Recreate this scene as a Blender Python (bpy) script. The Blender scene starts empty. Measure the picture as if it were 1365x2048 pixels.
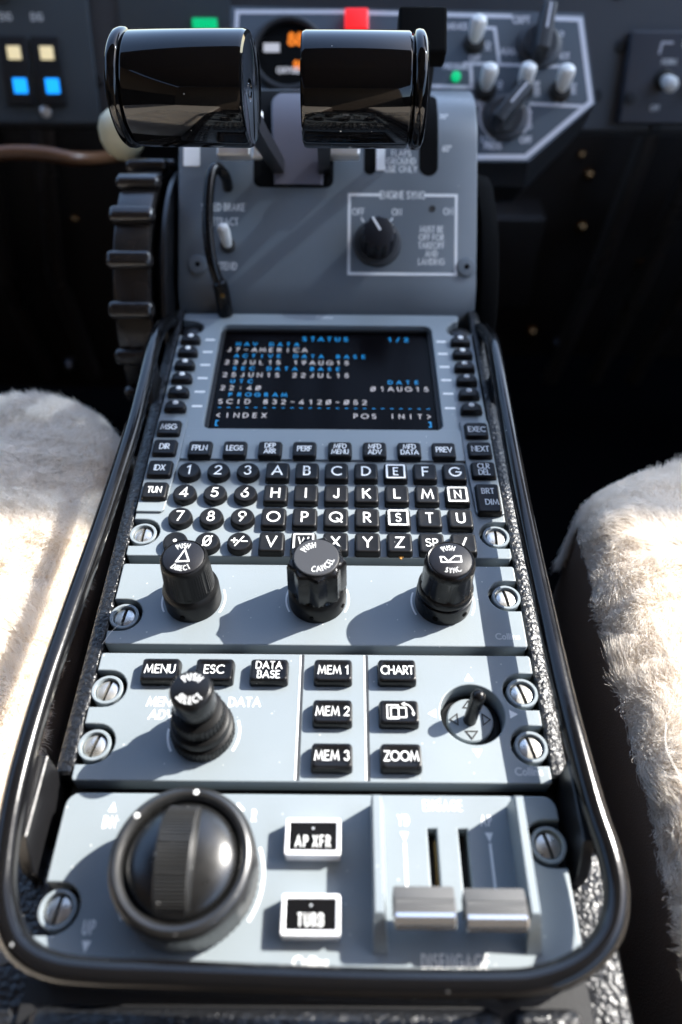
import bpy, math, random
import numpy as np
from mathutils import Matrix, Vector

random.seed(7)
rng = np.random.default_rng(11)
SC = bpy.context.scene
COL = SC.collection
R = math.radians
MM = 0.001                                  # everything below is written in millimetres

# ------------------------------------------------------------------ camera
cd = bpy.data.cameras.new('camera')
cam = bpy.data.objects.new('camera', cd)
COL.objects.link(cam)
SC.camera = cam
CAM_T = Vector((8.05, -132.80, 225.85))
rot = (Matrix.Rotation(-0.000944, 3, 'Z') @ Matrix.Rotation(0.717997, 3, 'X') @ Matrix.Rotation(0.008834, 3, 'Z'))
m = rot.to_4x4()
m.translation = CAM_T * MM
cam.matrix_world = m
cd.sensor_fit = 'VERTICAL'
cd.sensor_height = 36.0
cd.sensor_width = 24.0
cd.lens = 26.53
cd.clip_start = 0.01
cd.clip_end = 60.0
cd.dof.use_dof = True
cd.dof.focus_distance = 0.276
cd.dof.aperture_fstop = 5.8
cd.dof.aperture_blades = 0

# ------------------------------------------------------------------ light
SUN_DIR = Vector((0.690, 0.340, 0.640)).normalized()     # towards the sun
w = bpy.data.worlds.new('World')
SC.world = w
w.use_nodes = True
nt = w.node_tree
nt.nodes.clear()
sky = nt.nodes.new('ShaderNodeTexSky')
sky.sky_type = 'NISHITA'
sky.sun_disc = False
sky.sun_elevation = math.asin(SUN_DIR.z)
sky.sun_rotation = math.atan2(SUN_DIR.x, SUN_DIR.y)
bg = nt.nodes.new('ShaderNodeBackground')
bg.inputs['Strength'].default_value = 0.15
wo = nt.nodes.new('ShaderNodeOutputWorld')
nt.links.new(sky.outputs[0], bg.inputs['Color'])
nt.links.new(bg.outputs[0], wo.inputs['Surface'])
sd = bpy.data.lights.new('sun', 'SUN')
sd.energy = 3.15
sd.angle = R(0.55)
sd.color = (1.0, 0.965, 0.90)
sun = bpy.data.objects.new('sun', sd)
COL.objects.link(sun)
sun.rotation_euler = (-SUN_DIR).to_track_quat('-Z', 'Y').to_euler()
sun.location = SUN_DIR * 5
SC.view_settings.view_transform = 'Standard'
SC.view_settings.look = 'None'
SC.view_settings.exposure = 2.07
SC.view_settings.gamma = 1.0
SC.view_settings.use_curve_mapping = False
SC.cycles.max_bounces = 8
SC.cycles.caustics_reflective = False
SC.cycles.caustics_refractive = False
SC.cycles.sample_clamp_indirect = 6.0

# ------------------------------------------------------------------ materials
def mat(name, col, rough=0.5, metal=0.0, spec=0.5, coat=0.0, bump=None, dust=None, emit=None, mottle=None,
        crinkle=None, scratch=None, cells=None, coat_rough=0.05):
    """col: linear rgb.  bump=(scale per metre, distance mm).  dust=(cells per metre, threshold, amount).
    mottle=(scale, amount) varies the roughness and tone a little.  crinkle/cells=(scale, distance mm)."""
    m = bpy.data.materials.new(name)
    m.use_nodes = True
    t = m.node_tree
    N, L = t.nodes, t.links
    b = N['Principled BSDF']
    b.inputs['Base Color'].default_value = (*col, 1)
    b.inputs['Roughness'].default_value = rough
    b.inputs['Metallic'].default_value = metal
    b.inputs['Specular IOR Level'].default_value = spec
    b.inputs['Coat Weight'].default_value = coat
    b.inputs['Coat Roughness'].default_value = coat_rough
    if emit:
        b.inputs['Emission Color'].default_value = (*emit[0], 1)
        b.inputs['Emission Strength'].default_value = emit[1]
    tc = N.new('ShaderNodeTexCoord')
    colour = None
    if mottle:
        n = N.new('ShaderNodeTexNoise')
        n.inputs['Scale'].default_value = mottle[0]
        n.inputs['Detail'].default_value = 4
        L.new(tc.outputs['Object'], n.inputs['Vector'])
        mr = N.new('ShaderNodeMapRange')
        mr.inputs['From Min'].default_value = 0.3
        mr.inputs['From Max'].default_value = 0.7
        mr.inputs['To Min'].default_value = rough - mottle[1]
        mr.inputs['To Max'].default_value = rough + mottle[1]
        L.new(n.outputs['Fac'], mr.inputs['Value'])
        L.new(mr.outputs['Result'], b.inputs['Roughness'])
        mx = N.new('ShaderNodeMix')
        mx.data_type = 'RGBA'
        mx.inputs[6].default_value = (*[c * (1 - mottle[1]) for c in col], 1)
        mx.inputs[7].default_value = (*[min(1, c * (1 + mottle[1])) for c in col], 1)
        L.new(n.outputs['Fac'], mx.inputs[0])
        colour = mx.outputs[2]
    layers = []
    if dust:
        layers.append((dust, (0.62, 0.62, 0.6)))
    if scratch:
        layers.append((scratch, (0.55, 0.53, 0.5)))
    for k, (d, dc) in enumerate(layers):
        v = N.new('ShaderNodeTexVoronoi')
        v.inputs['Scale'].default_value = d[0]
        mp = N.new('ShaderNodeMapping')
        mp.inputs['Scale'].default_value = (1, 0.35 if k or (scratch and not dust) else 1, 1)
        mp.inputs['Rotation'].default_value = (0.3, 0.2, 0.7)
        L.new(tc.outputs['Object'], mp.inputs['Vector'])
        L.new(mp.outputs[0], v.inputs['Vector'])
        sp = N.new('ShaderNodeSeparateColor')
        L.new(v.outputs['Color'], sp.inputs[0])
        rad = N.new('ShaderNodeMath')
        rad.operation = 'MULTIPLY'
        rad.inputs[1].default_value = d[1]
        L.new(sp.outputs[1], rad.inputs[0])
        lt = N.new('ShaderNodeMath')
        lt.operation = 'LESS_THAN'
        L.new(v.outputs['Distance'], lt.inputs[0])
        L.new(rad.outputs[0], lt.inputs[1])
        gt = N.new('ShaderNodeMath')
        gt.operation = 'GREATER_THAN'
        gt.inputs[1].default_value = 1 - d[2]
        L.new(sp.outputs[0], gt.inputs[0])
        mu = N.new('ShaderNodeMath')
        mu.operation = 'MULTIPLY'
        L.new(lt.outputs[0], mu.inputs[0])
        L.new(gt.outputs[0], mu.inputs[1])
        m2 = N.new('ShaderNodeMath')
        m2.operation = 'MULTIPLY'
        m2.inputs[1].default_value = 0.8
        L.new(mu.outputs[0], m2.inputs[0])
        mx = N.new('ShaderNodeMix')
        mx.data_type = 'RGBA'
        mx.inputs[7].default_value = (*dc, 1)
        if colour is None:
            mx.inputs[6].default_value = (*col, 1)
        else:
            L.new(colour, mx.inputs[6])
        L.new(m2.outputs[0], mx.inputs[0])
        colour = mx.outputs[2]
    if colour is not None:
        L.new(colour, b.inputs['Base Color'])
    prev = None
    def add_bump(sock, dist, strength=1.0):
        nonlocal prev
        bn = N.new('ShaderNodeBump')
        bn.inputs['Strength'].default_value = strength
        bn.inputs['Distance'].default_value = dist * MM
        L.new(sock, bn.inputs['Height'])
        if prev is not None:
            L.new(prev, bn.inputs['Normal'])
        prev = bn.outputs['Normal']
    if bump:
        n = N.new('ShaderNodeTexNoise')
        n.inputs['Scale'].default_value = bump[0]
        n.inputs['Detail'].default_value = 3
        L.new(tc.outputs['Object'], n.inputs['Vector'])
        add_bump(n.outputs['Fac'], bump[1])
    if crinkle:
        n = N.new('ShaderNodeTexNoise')
        n.inputs['Scale'].default_value = crinkle[0]
        n.inputs['Detail'].default_value = 3
        n.inputs['Distortion'].default_value = 1.2
        L.new(tc.outputs['Object'], n.inputs['Vector'])
        v = N.new('ShaderNodeTexVoronoi')
        v.inputs['Scale'].default_value = crinkle[0] * 0.9
        mxv = N.new('ShaderNodeMix')
        mxv.data_type = 'RGBA'
        mxv.inputs[0].default_value = 0.12
        L.new(tc.outputs['Object'], mxv.inputs[6])
        L.new(n.outputs['Color'], mxv.inputs[7])
        L.new(tc.outputs['Object'], v.inputs['Vector'])
        ad = N.new('ShaderNodeMath')
        ad.operation = 'SUBTRACT'
        L.new(n.outputs['Fac'], ad.inputs[0])
        L.new(v.outputs['Distance'], ad.inputs[1])
        add_bump(ad.outputs[0], crinkle[1])
    if cells:
        v = N.new('ShaderNodeTexVoronoi')
        v.feature = 'DISTANCE_TO_EDGE'
        v.inputs['Scale'].default_value = cells[0]
        L.new(tc.outputs['Object'], v.inputs['Vector'])
        add_bump(v.outputs['Distance'], cells[1])
    if prev is not None:
        L.new(prev, b.inputs['Normal'])
    return m

M = {}
M['panel'] = mat('panel_paint', (0.228, 0.262, 0.282), 0.38, spec=0.5, bump=(2600, 0.035), dust=(430, 0.13, 0.34), mottle=(28, 0.07))
M['quadrant'] = mat('quadrant_paint', (0.150, 0.172, 0.190), 0.42, spec=0.5, bump=(2200, 0.03), mottle=(22, 0.10), dust=(260, 0.09, 0.12))
M['hump'] = mat('hump_plastic', (0.12, 0.11, 0.13), 0.5, mottle=(30, 0.08))
M['key'] = mat('key_plastic', (0.007, 0.007, 0.0075), 0.42, spec=0.25, bump=(3500, 0.02), dust=(420, 0.08, 0.10), mottle=(60, 0.06))
M['gloss_key'] = mat('glossy_key_plastic', (0.005, 0.005, 0.0055), 0.27, spec=0.28, dust=(380, 0.07, 0.12), mottle=(60, 0.06))
M['knob'] = mat('knob_plastic', (0.005, 0.005, 0.0052), 0.42, spec=0.22, bump=(3000, 0.02), dust=(420, 0.09, 0.16), mottle=(80, 0.08))
M['ring'] = mat('dial_ring_plastic', (0.012, 0.012, 0.012), 0.36, spec=0.9, mottle=(90, 0.06), dust=(380, 0.09, 0.14))
M['pedal'] = mat('pedal_enamel', (0.028, 0.022, 0.018), 0.35, mottle=(12, 0.15))
M['dim_trim'] = mat('dim_trim', (0.016, 0.011, 0.0085), 0.5, mottle=(9, 0.2))
M['wheel_band'] = mat('pitch_wheel_plastic', (0.014, 0.014, 0.0135), 0.5, spec=0.5, dust=(520, 0.16, 0.35))
M['dome'] = mat('dome_plastic', (0.007, 0.007, 0.007), 0.30, spec=0.75, mottle=(120, 0.06), dust=(300, 0.09, 0.15))
M['cap_grey'] = mat('worn_cap', (0.040, 0.040, 0.042), 0.45, bump=(3500, 0.04), dust=(600, 0.09, 0.2))
M['cap_black'] = mat('black_cap', (0.009, 0.009, 0.012), 0.45, spec=0.3, bump=(3500, 0.05), dust=(600, 0.07, 0.12))
M['gloss'] = mat('black_lacquer', (0.004, 0.004, 0.0045), 0.05, spec=0.42, coat=0.0, dust=(230, 0.10, 0.2))
M['rail'] = mat('rail_enamel', (0.005, 0.005, 0.0055), 0.15, spec=0.42, dust=(260, 0.12, 0.18), scratch=(150, 0.14, 0.2), mottle=(60, 0.05), bump=(500, 0.02))
M['crinkle'] = mat('crinkle_paint', (0.010, 0.0105, 0.012), 0.30, spec=0.55, crinkle=(620, 0.36), dust=(300, 0.10, 0.1))
M['black'] = mat('matt_black', (0.008, 0.008, 0.009), 0.55, bump=(1200, 0.05))
M['bracket'] = mat('bracket_black', (0.010, 0.010, 0.011), 0.32, bump=(900, 0.05), dust=(200, 0.12, 0.2))
M['rubber'] = mat('wheel_plastic', (0.020, 0.017, 0.0155), 0.24, spec=0.6, mottle=(40, 0.08), bump=(700, 0.05))
M['void'] = mat('void_black', (0.003, 0.003, 0.003), 0.9, spec=0.1)
M['white'] = mat('white_legend', (0.88, 0.88, 0.86), 0.5)
M['whitecap'] = mat('white_toggle_cap', (0.92, 0.91, 0.86), 0.4, mottle=(60, 0.04))
M['whiteframe'] = mat('white_lamp_frame', (0.80, 0.80, 0.82), 0.4)
M['dim'] = mat('faded_legend', (0.52, 0.54, 0.56), 0.55)
M['greyline'] = mat('grey_outline', (0.66, 0.65, 0.68), 0.5)
M['screw'] = mat('screw_steel', (0.62, 0.60, 0.55), 0.34, metal=0.85, bump=(1500, 0.06), mottle=(300, 0.12))
M['chrome'] = mat('bright_metal', (0.82, 0.80, 0.76), 0.34, metal=0.75, mottle=(90, 0.08))
M['paddle'] = mat('paddle_metal', (0.80, 0.78, 0.75), 0.20, metal=0.9, bump=(900, 0.02))
M['paddle_top'] = mat('paddle_grey', (0.10, 0.10, 0.10), 0.6, spec=0.2, bump=(1200, 0.03))
M['slot_dirt'] = mat('slot_grime', (0.02, 0.018, 0.015), 0.7)  # plain dark brown for slot floors and switch bases
M['brass'] = mat('brass_slide', (0.50, 0.34, 0.12), 0.3, metal=1.0)
M['glass'] = mat('screen_glass', (0.0025, 0.002, 0.0025), 0.25, spec=0.05)
M['cyan'] = mat('screen_cyan', (0.0, 0.02, 0.04), 0.3, emit=((0.002, 0.15, 0.40), 0.50))
M['scrwhite'] = mat('screen_white', (0.03, 0.03, 0.03), 0.3, emit=((0.56, 0.56, 0.64), 0.30))
M['inst'] = mat('instrument_paint', (0.060, 0.060, 0.064), 0.5, bump=(900, 0.05), mottle=(14, 0.06))
M['inst_left'] = mat('annunciator_paint', (0.062, 0.074, 0.082), 0.5, bump=(900, 0.05), mottle=(14, 0.06))
M['inst_centre'] = mat('switch_panel_paint', (0.070, 0.088, 0.108), 0.48, bump=(900, 0.04), mottle=(14, 0.06))
M['inst_side'] = mat('switch_panel_side', (0.035, 0.038, 0.042), 0.4)
M['inst_right'] = mat('toggle_panel_paint', (0.060, 0.062, 0.074), 0.5, bump=(900, 0.05))
M['lampblue'] = mat('lamp_blue', (0.02, 0.1, 0.2), 0.4, emit=((0.005, 0.26, 0.92), 0.50))
M['lampcream'] = mat('lamp_cream', (0.5, 0.45, 0.3), 0.4, emit=((0.85, 0.72, 0.42), 0.20))
M['lampgreen'] = mat('lamp_green', (0.0, 0.2, 0.08), 0.4, emit=((0.0, 0.55, 0.20), 0.24))
M['lampred'] = mat('lamp_red', (0.45, 0.01, 0.01), 0.4, emit=((0.75, 0.012, 0.015), 0.34))
M['lamporange'] = mat('gauge_orange', (0.3, 0.08, 0.0), 0.4, emit=((0.85, 0.20, 0.01), 0.26))
M['gaugewhite'] = mat('gauge_white', (0.3, 0.3, 0.3), 0.4, emit=((0.55, 0.55, 0.60), 0.16))
M['fleece_skin'] = mat('fleece_hide', (0.86, 0.76, 0.64), 0.9, spec=0.1)
M['fur'] = mat('fleece_wool', (0.90, 0.79, 0.66), 0.85, spec=0.15)
M['leather'] = mat('brown_leather', (0.26, 0.19, 0.15), 0.5, cells=(900, 0.25), mottle=(20, 0.06))
M['cream'] = mat('cream_plastic', (0.62, 0.58, 0.40), 0.4)
M['copper'] = mat('tan_hose', (0.13, 0.062, 0.030), 0.35)
M['cabin'] = mat('cabin_dark_trim', (0.009, 0.0075, 0.0065), 0.7, spec=0.1, bump=(200, 0.2))
M['floor'] = mat('cabin_carpet', (0.003, 0.003, 0.0035), 0.95, spec=0.0, bump=(600, 0.5))
M['roof'] = mat('cabin_roof_trim', (0.21, 0.155, 0.11), 0.8)
fm = M['fur']
ft = fm.node_tree
ft.nodes.clear()
f1 = ft.nodes.new('ShaderNodeBsdfDiffuse')
f1.inputs['Color'].default_value = (0.97, 0.92, 0.85, 1)
f2 = ft.nodes.new('ShaderNodeBsdfTranslucent')
f2.inputs['Color'].default_value = (0.98, 0.92, 0.84, 1)
f3 = ft.nodes.new('ShaderNodeMixShader')
f3.inputs[0].default_value = 0.45
f4 = ft.nodes.new('ShaderNodeOutputMaterial')
ft.links.new(f1.outputs[0], f3.inputs[1])
ft.links.new(f2.outputs[0], f3.inputs[2])
ft.links.new(f3.outputs[0], f4.inputs['Surface'])
vm = bpy.data.materials.new('smoked_acrylic')  # tint of the added sheet that dims the sun
vm.use_nodes = True
vt = vm.node_tree
vt.nodes.clear()
v1 = vt.nodes.new('ShaderNodeBsdfTransparent')
v1.inputs['Color'].default_value = (0.31, 0.35, 0.40, 1)
v2 = vt.nodes.new('ShaderNodeBsdfGlossy')
v2.inputs['Roughness'].default_value = 0.05
v3 = vt.nodes.new('ShaderNodeMixShader')
v3.inputs[0].default_value = 0.05
v4 = vt.nodes.new('ShaderNodeOutputMaterial')
vt.links.new(v1.outputs[0], v3.inputs[1])
vt.links.new(v2.outputs[0], v3.inputs[2])
vt.links.new(v3.outputs[0], v4.inputs['Surface'])
M['visor'] = vm
M['bolt'] = mat('bolt_brass', (0.55, 0.32, 0.14), 0.16, metal=1.0)
M['steel'] = mat('bolt_steel', (0.35, 0.37, 0.44), 0.2, metal=1.0)
M['hair'] = mat('stray_hair', (0.85, 0.80, 0.70), 0.4)
M['crumb'] = mat('crumb_orange', (0.75, 0.36, 0.08), 0.6)

# ------------------------------------------------------------------ mesh builder
class Frame:
    def __init__(s, o=(0, 0, 0), x=(1, 0, 0), y=(0, 1, 0), z=None, bend=None):
        s.o, s.x, s.y = Vector(o), Vector(x).normalized(), Vector(y).normalized()
        s.z = Vector(z).normalized() if z else s.x.cross(s.y)
        s.bend = bend
    def __call__(s, p):
        if s.bend:
            p = s.bend(p)
        return s.o + s.x * p[0] + s.y * p[1] + s.z * p[2]

WORLD = Frame()

def origin_of(o):
    v = Vector((0, 0, 0))
    while o is not None:
        v += o.location
        o = o.parent
    return v

class MB:
    def __init__(s, frame=WORLD):
        s.v, s.f, s.m, s.mats, s.fr = [], [], [], [], frame
    def mi(s, name):
        if name not in s.mats:
            s.mats.append(name)
        return s.mats.index(name)
    def add(s, pts, faces, mname, fr=None):
        fr = fr or s.fr
        o = len(s.v)
        s.v += [fr(p) for p in pts]
        k = s.mi(mname)
        for f in faces:
            s.f.append([i + o for i in f])
            s.m.append(k)
    def loft(s, rings, mname, cap0=True, cap1=True, fr=None, loop=False):
        n = len(rings[0])
        pts = [p for r in rings for p in r]
        fs = []
        K = len(rings)
        for k in range(K if loop else K - 1):
            a, b = k * n, ((k + 1) % K) * n
            for i in range(n):
                j = (i + 1) % n
                fs.append([a + i, a + j, b + j, b + i])
        if not loop:
            if cap0:
                fs.append(list(range(n))[::-1])
            if cap1:
                fs.append([(K - 1) * n + i for i in range(n)])
        s.add(pts, fs, mname, fr)
    def lathe(s, prof, c, mname, n=48, axis='z', radial=None, cap0=True, cap1=True, fr=None):
        """prof: list of (radius, height); radial(angle, r, h) may alter the radius."""
        rings = []
        for r, h in prof:
            ring = []
            for i in range(n):
                a = 2 * math.pi * i / n
                q = radial(a, r, h) if radial else r
                x, y = q * math.cos(a), q * math.sin(a)
                ring.append((c[0] + x, c[1] + y, c[2] + h) if axis == 'z' else (c[0] + h, c[1] + x, c[2] + y))
            rings.append(ring)
        s.loft(rings, mname, cap0, cap1, fr)
    def box(s, x0, x1, y0, y1, z0, z1, mname, r=0.0, fr=None, n=3):
        if r <= 0:
            P = [(x, y, z) for z in (z0, z1) for x, y in ((x0, y0), (x1, y0), (x1, y1), (x0, y1))]
            s.add(P, [[3, 2, 1, 0], [4, 5, 6, 7], [0, 1, 5, 4], [1, 2, 6, 5], [2, 3, 7, 6], [3, 0, 4, 7]], mname, fr)
            return
        rings = []
        steps = [(0.0, r)] + []
        hs = []
        for k in range(n + 1):
            a = math.pi / 2 * k / n
            hs.append((z0 + r - r * math.cos(a), r - r * math.sin(a)))
        top = [(z1 - (h - z0), i) for h, i in reversed(hs)]
        for z, ins in hs + top:
            rings.append([(px, py, z) for px, py in rrect((x0 + x1) / 2, (y0 + y1) / 2, x1 - x0 - 2 * ins, y1 - y0 - 2 * ins, max(r - ins, 0.02) if r > ins else 0.02, n)])
        s.loft(rings, mname, True, True, fr)
    def tube(s, path, r, mname, n=16, fr=None, cap=True):
        P = [Vector(p) for p in path]
        rings = []
        up = Vector((0.123, 0.31, 0.9)).normalized()
        for i, p in enumerate(P):
            d = (P[min(i + 1, len(P) - 1)] - P[max(i - 1, 0)]).normalized()
            a = d.cross(up).normalized()
            b = a.cross(d).normalized()
            up = b
            rr = r[i] if isinstance(r, (list, tuple)) else r
            rings.append([tuple(p + a * rr * math.cos(2 * math.pi * k / n) + b * rr * math.sin(2 * math.pi * k / n)) for k in range(n)])
        s.loft(rings, mname, cap, cap, fr)
    def extrude(s, poly, a0, a1, mname, axis='x', fr=None, bevel=0.0):
        """poly in the plane across axis; x: (y,z)  y: (x,z)  z: (x,y)"""
        def P(u, v, a):
            return (a, u, v) if axis == 'x' else ((u, a, v) if axis == 'y' else (u, v, a))
        if bevel:
            cu = sum(p[0] for p in poly) / len(poly)
            cv = sum(p[1] for p in poly) / len(poly)
            sh = []
            for u, v in poly:
                d = math.hypot(u - cu, v - cv) or 1
                k = max(0, (d - bevel) / d)
                sh.append((cu + (u - cu) * k, cv + (v - cv) * k))
            rs = [[P(u, v, a0) for u, v in sh], [P(u, v, a0 + bevel) for u, v in poly],
                  [P(u, v, a1 - bevel) for u, v in poly], [P(u, v, a1) for u, v in sh]]
        else:
            rs = [[P(u, v, a0) for u, v in poly], [P(u, v, a1) for u, v in poly]]
        s.loft(rs, mname, True, True, fr)
    def plate(s, loops, z0, z1, bev, mname, fr=None):
        """filled outline with holes and rounded edges"""
        cu = bpy.data.curves.new('tmp', 'CURVE')
        cu.dimensions = '2D'
        cu.fill_mode = 'BOTH'
        cu.extrude = max((z1 - z0) / 2 - bev, 0.0001)
        cu.bevel_depth = bev
        cu.bevel_resolution = 2
        cu.offset = -bev
        for L in loops:
            sp = cu.splines.new('POLY')
            sp.points.add(len(L) - 1)
            for i, (x, y) in enumerate(L):
                sp.points[i].co = (x, y, 0, 1)
            sp.use_cyclic_u = True
        o = bpy.data.objects.new('tmp', cu)
        me = bpy.data.meshes.new_from_object(o)
        zc = (z0 + z1) / 2
        s.add([(v.co.x, v.co.y, v.co.z + zc) for v in me.vertices], [list(p.vertices) for p in me.polygons], mname, fr)
        bpy.data.objects.remove(o)
        bpy.data.curves.remove(cu)
        bpy.data.meshes.remove(me)
    def ribbon(s, pts, wd, z, mname, closed=False, fn=None, fr=None):
        P = [Vector((p[0], p[1])) for p in pts]
        if (P[0] - P[-1]).length < 1e-6 and len(P) > 2:
            closed = True
            P = P[:-1]
        n = len(P)
        if n < 2:
            return
        out = []
        for i in range(n):
            a = P[i - 1] if (i > 0 or closed) else None
            b = P[(i + 1) % n] if (i < n - 1 or closed) else None
            d1 = (P[i] - a).normalized() if a is not None else None
            d2 = (b - P[i]).normalized() if b is not None else None
            if d1 is None or d1.length == 0:
                d1 = d2
            if d2 is None or d2.length == 0:
                d2 = d1
            n1 = Vector((-d1.y, d1.x))
            n2 = Vector((-d2.y, d2.x))
            mm = n1 + n2
            if mm.length < 1e-4:
                mm = n1
            mm.normalize()
            k = min(1 / max(mm.dot(n1), 0.3), 2.2)
            q = P[i].copy()
            if not closed and i == 0:
                q = q - d2 * wd * 0.42
            if not closed and i == n - 1:
                q = q + d1 * wd * 0.42
            out.append((q + mm * k * wd / 2, q - mm * k * wd / 2))
        V = []
        for l, r in out:
            for p in (l, r):
                V.append(fn(p.x, p.y, z) if fn else (p.x, p.y, z))
        F = []
        for i in range(n if closed else n - 1):
            j = (i + 1) % n
            F.append([2 * i, 2 * i + 1, 2 * j + 1, 2 * j])
        s.add(V, F, mname, fr)
    def text(s, st, x, y, h, z, mname, xs=1.0, t=0.17, align='c', track=0.26, mono=None, fn=None, rot=0.0, fr=None, slant=0.0):
        """single-line stroke lettering, y is the middle of the capitals"""
        pos, u = [], 0.0
        for i, c in enumerate(st):
            gw, gs = GL.get(c, (0.35, []))
            if mono:
                pos.append((u + (mono - gw * xs * h) / 2, gs))
                u += mono
            else:
                if c == ' ':
                    u += 0.42 * h * max(xs, .6)
                    continue
                pos.append((u, gs))
                u += (gw * xs + track * max(xs, 0.62)) * h
        tot = u - (0 if mono else track * max(xs, .62) * h)
        sh = {'c': -tot / 2, 'l': 0, 'r': -tot}[align]
        ca, sa = math.cos(rot), math.sin(rot)
        k = 0
        for px, gs in pos:
            for stroke in gs:
                Q = []
                for a, b in stroke:
                    xx, yy = px + a * xs * h + sh + slant * b * h, (b - 0.5) * h
                    Q.append((x + xx * ca - yy * sa, y + xx * sa + yy * ca) if not fn else (x + xx, y + yy))
                s.ribbon(Q, t * h, z + 0.004 * (k % 4), mname, fn=fn, fr=fr)
                k += 1
    def arctext(s, st, c, r, amid, h, z, mname, xs=1.0, t=0.17, track=0.3, inward=False, fr=None):
        def fn(xx, yy, zz):
            a = amid - xx / r if not inward else amid + xx / r
            rr = r + yy if not inward else r - yy
            return (c[0] + rr * math.cos(a), c[1] + rr * math.sin(a), zz)
        s.text(st, 0, 0, h, z, mname, xs=xs, t=t, track=track, fn=fn, fr=fr)
    def build(s, name, parent=None, sharp=35, label=None):
        me = bpy.data.meshes.new(name)
        o3 = origin_of(parent) if parent is not None else Vector((0, 0, 0))
        me.from_pydata([(v * MM - o3) for v in s.v], [], s.f)
        for k in s.mats:
            me.materials.append(M[k])
        me.polygons.foreach_set('material_index', s.m)
        me.polygons.foreach_set('use_smooth', [True] * len(s.f))
        me.update()
        me.set_sharp_from_angle(angle=R(sharp))
        ob = bpy.data.objects.new(name, me)
        COL.objects.link(ob)
        if parent is not None:
            ob.parent = parent
        if label:
            ob['label'] = label
        return ob

def rrect(cx, cy, wd, hd, r, n=4):
    r = min(r, wd / 2 - 1e-4, hd / 2 - 1e-4)
    out = []
    for qx, qy, a0 in ((1, -1, -90), (1, 1, 0), (-1, 1, 90), (-1, -1, 180)):
        for k in range(n + 1):
            a = R(a0 + 90 * k / n)
            out.append((cx + qx * (wd / 2 - r) + r * math.cos(a), cy + qy * (hd / 2 - r) + r * math.sin(a)))
    return out

def circ(cx, cy, r, n=40, a0=0, a1=360, full=True):
    k = n if full else n + 1
    return [(cx + r * math.cos(R(a0 + (a1 - a0) * i / n)), cy + r * math.sin(R(a0 + (a1 - a0) * i / n))) for i in range(k)]

def smooth(pts, n=8):
    """Catmull-Rom through the points"""
    P = [Vector(p) for p in pts]
    P = [P[0] * 2 - P[1]] + P + [P[-1] * 2 - P[-2]]
    out = []
    for i in range(1, len(P) - 2):
        for k in range(n):
            t = k / n
            a, b, c, d = P[i - 1:i + 3]
            out.append(0.5 * ((2 * b) + (c - a) * t + (2 * a - 5 * b + 4 * c - d) * t * t + (3 * b - a - 3 * c + d) * t ** 3))
    out.append(P[-2])
    return [tuple(p) for p in out]

def arc(cx, cy, rx, ry, a0, a1, n=10):
    return [(cx + rx * math.cos(R(a0 + (a1 - a0) * i / n)), cy + ry * math.sin(R(a0 + (a1 - a0) * i / n))) for i in range(n + 1)]

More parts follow.
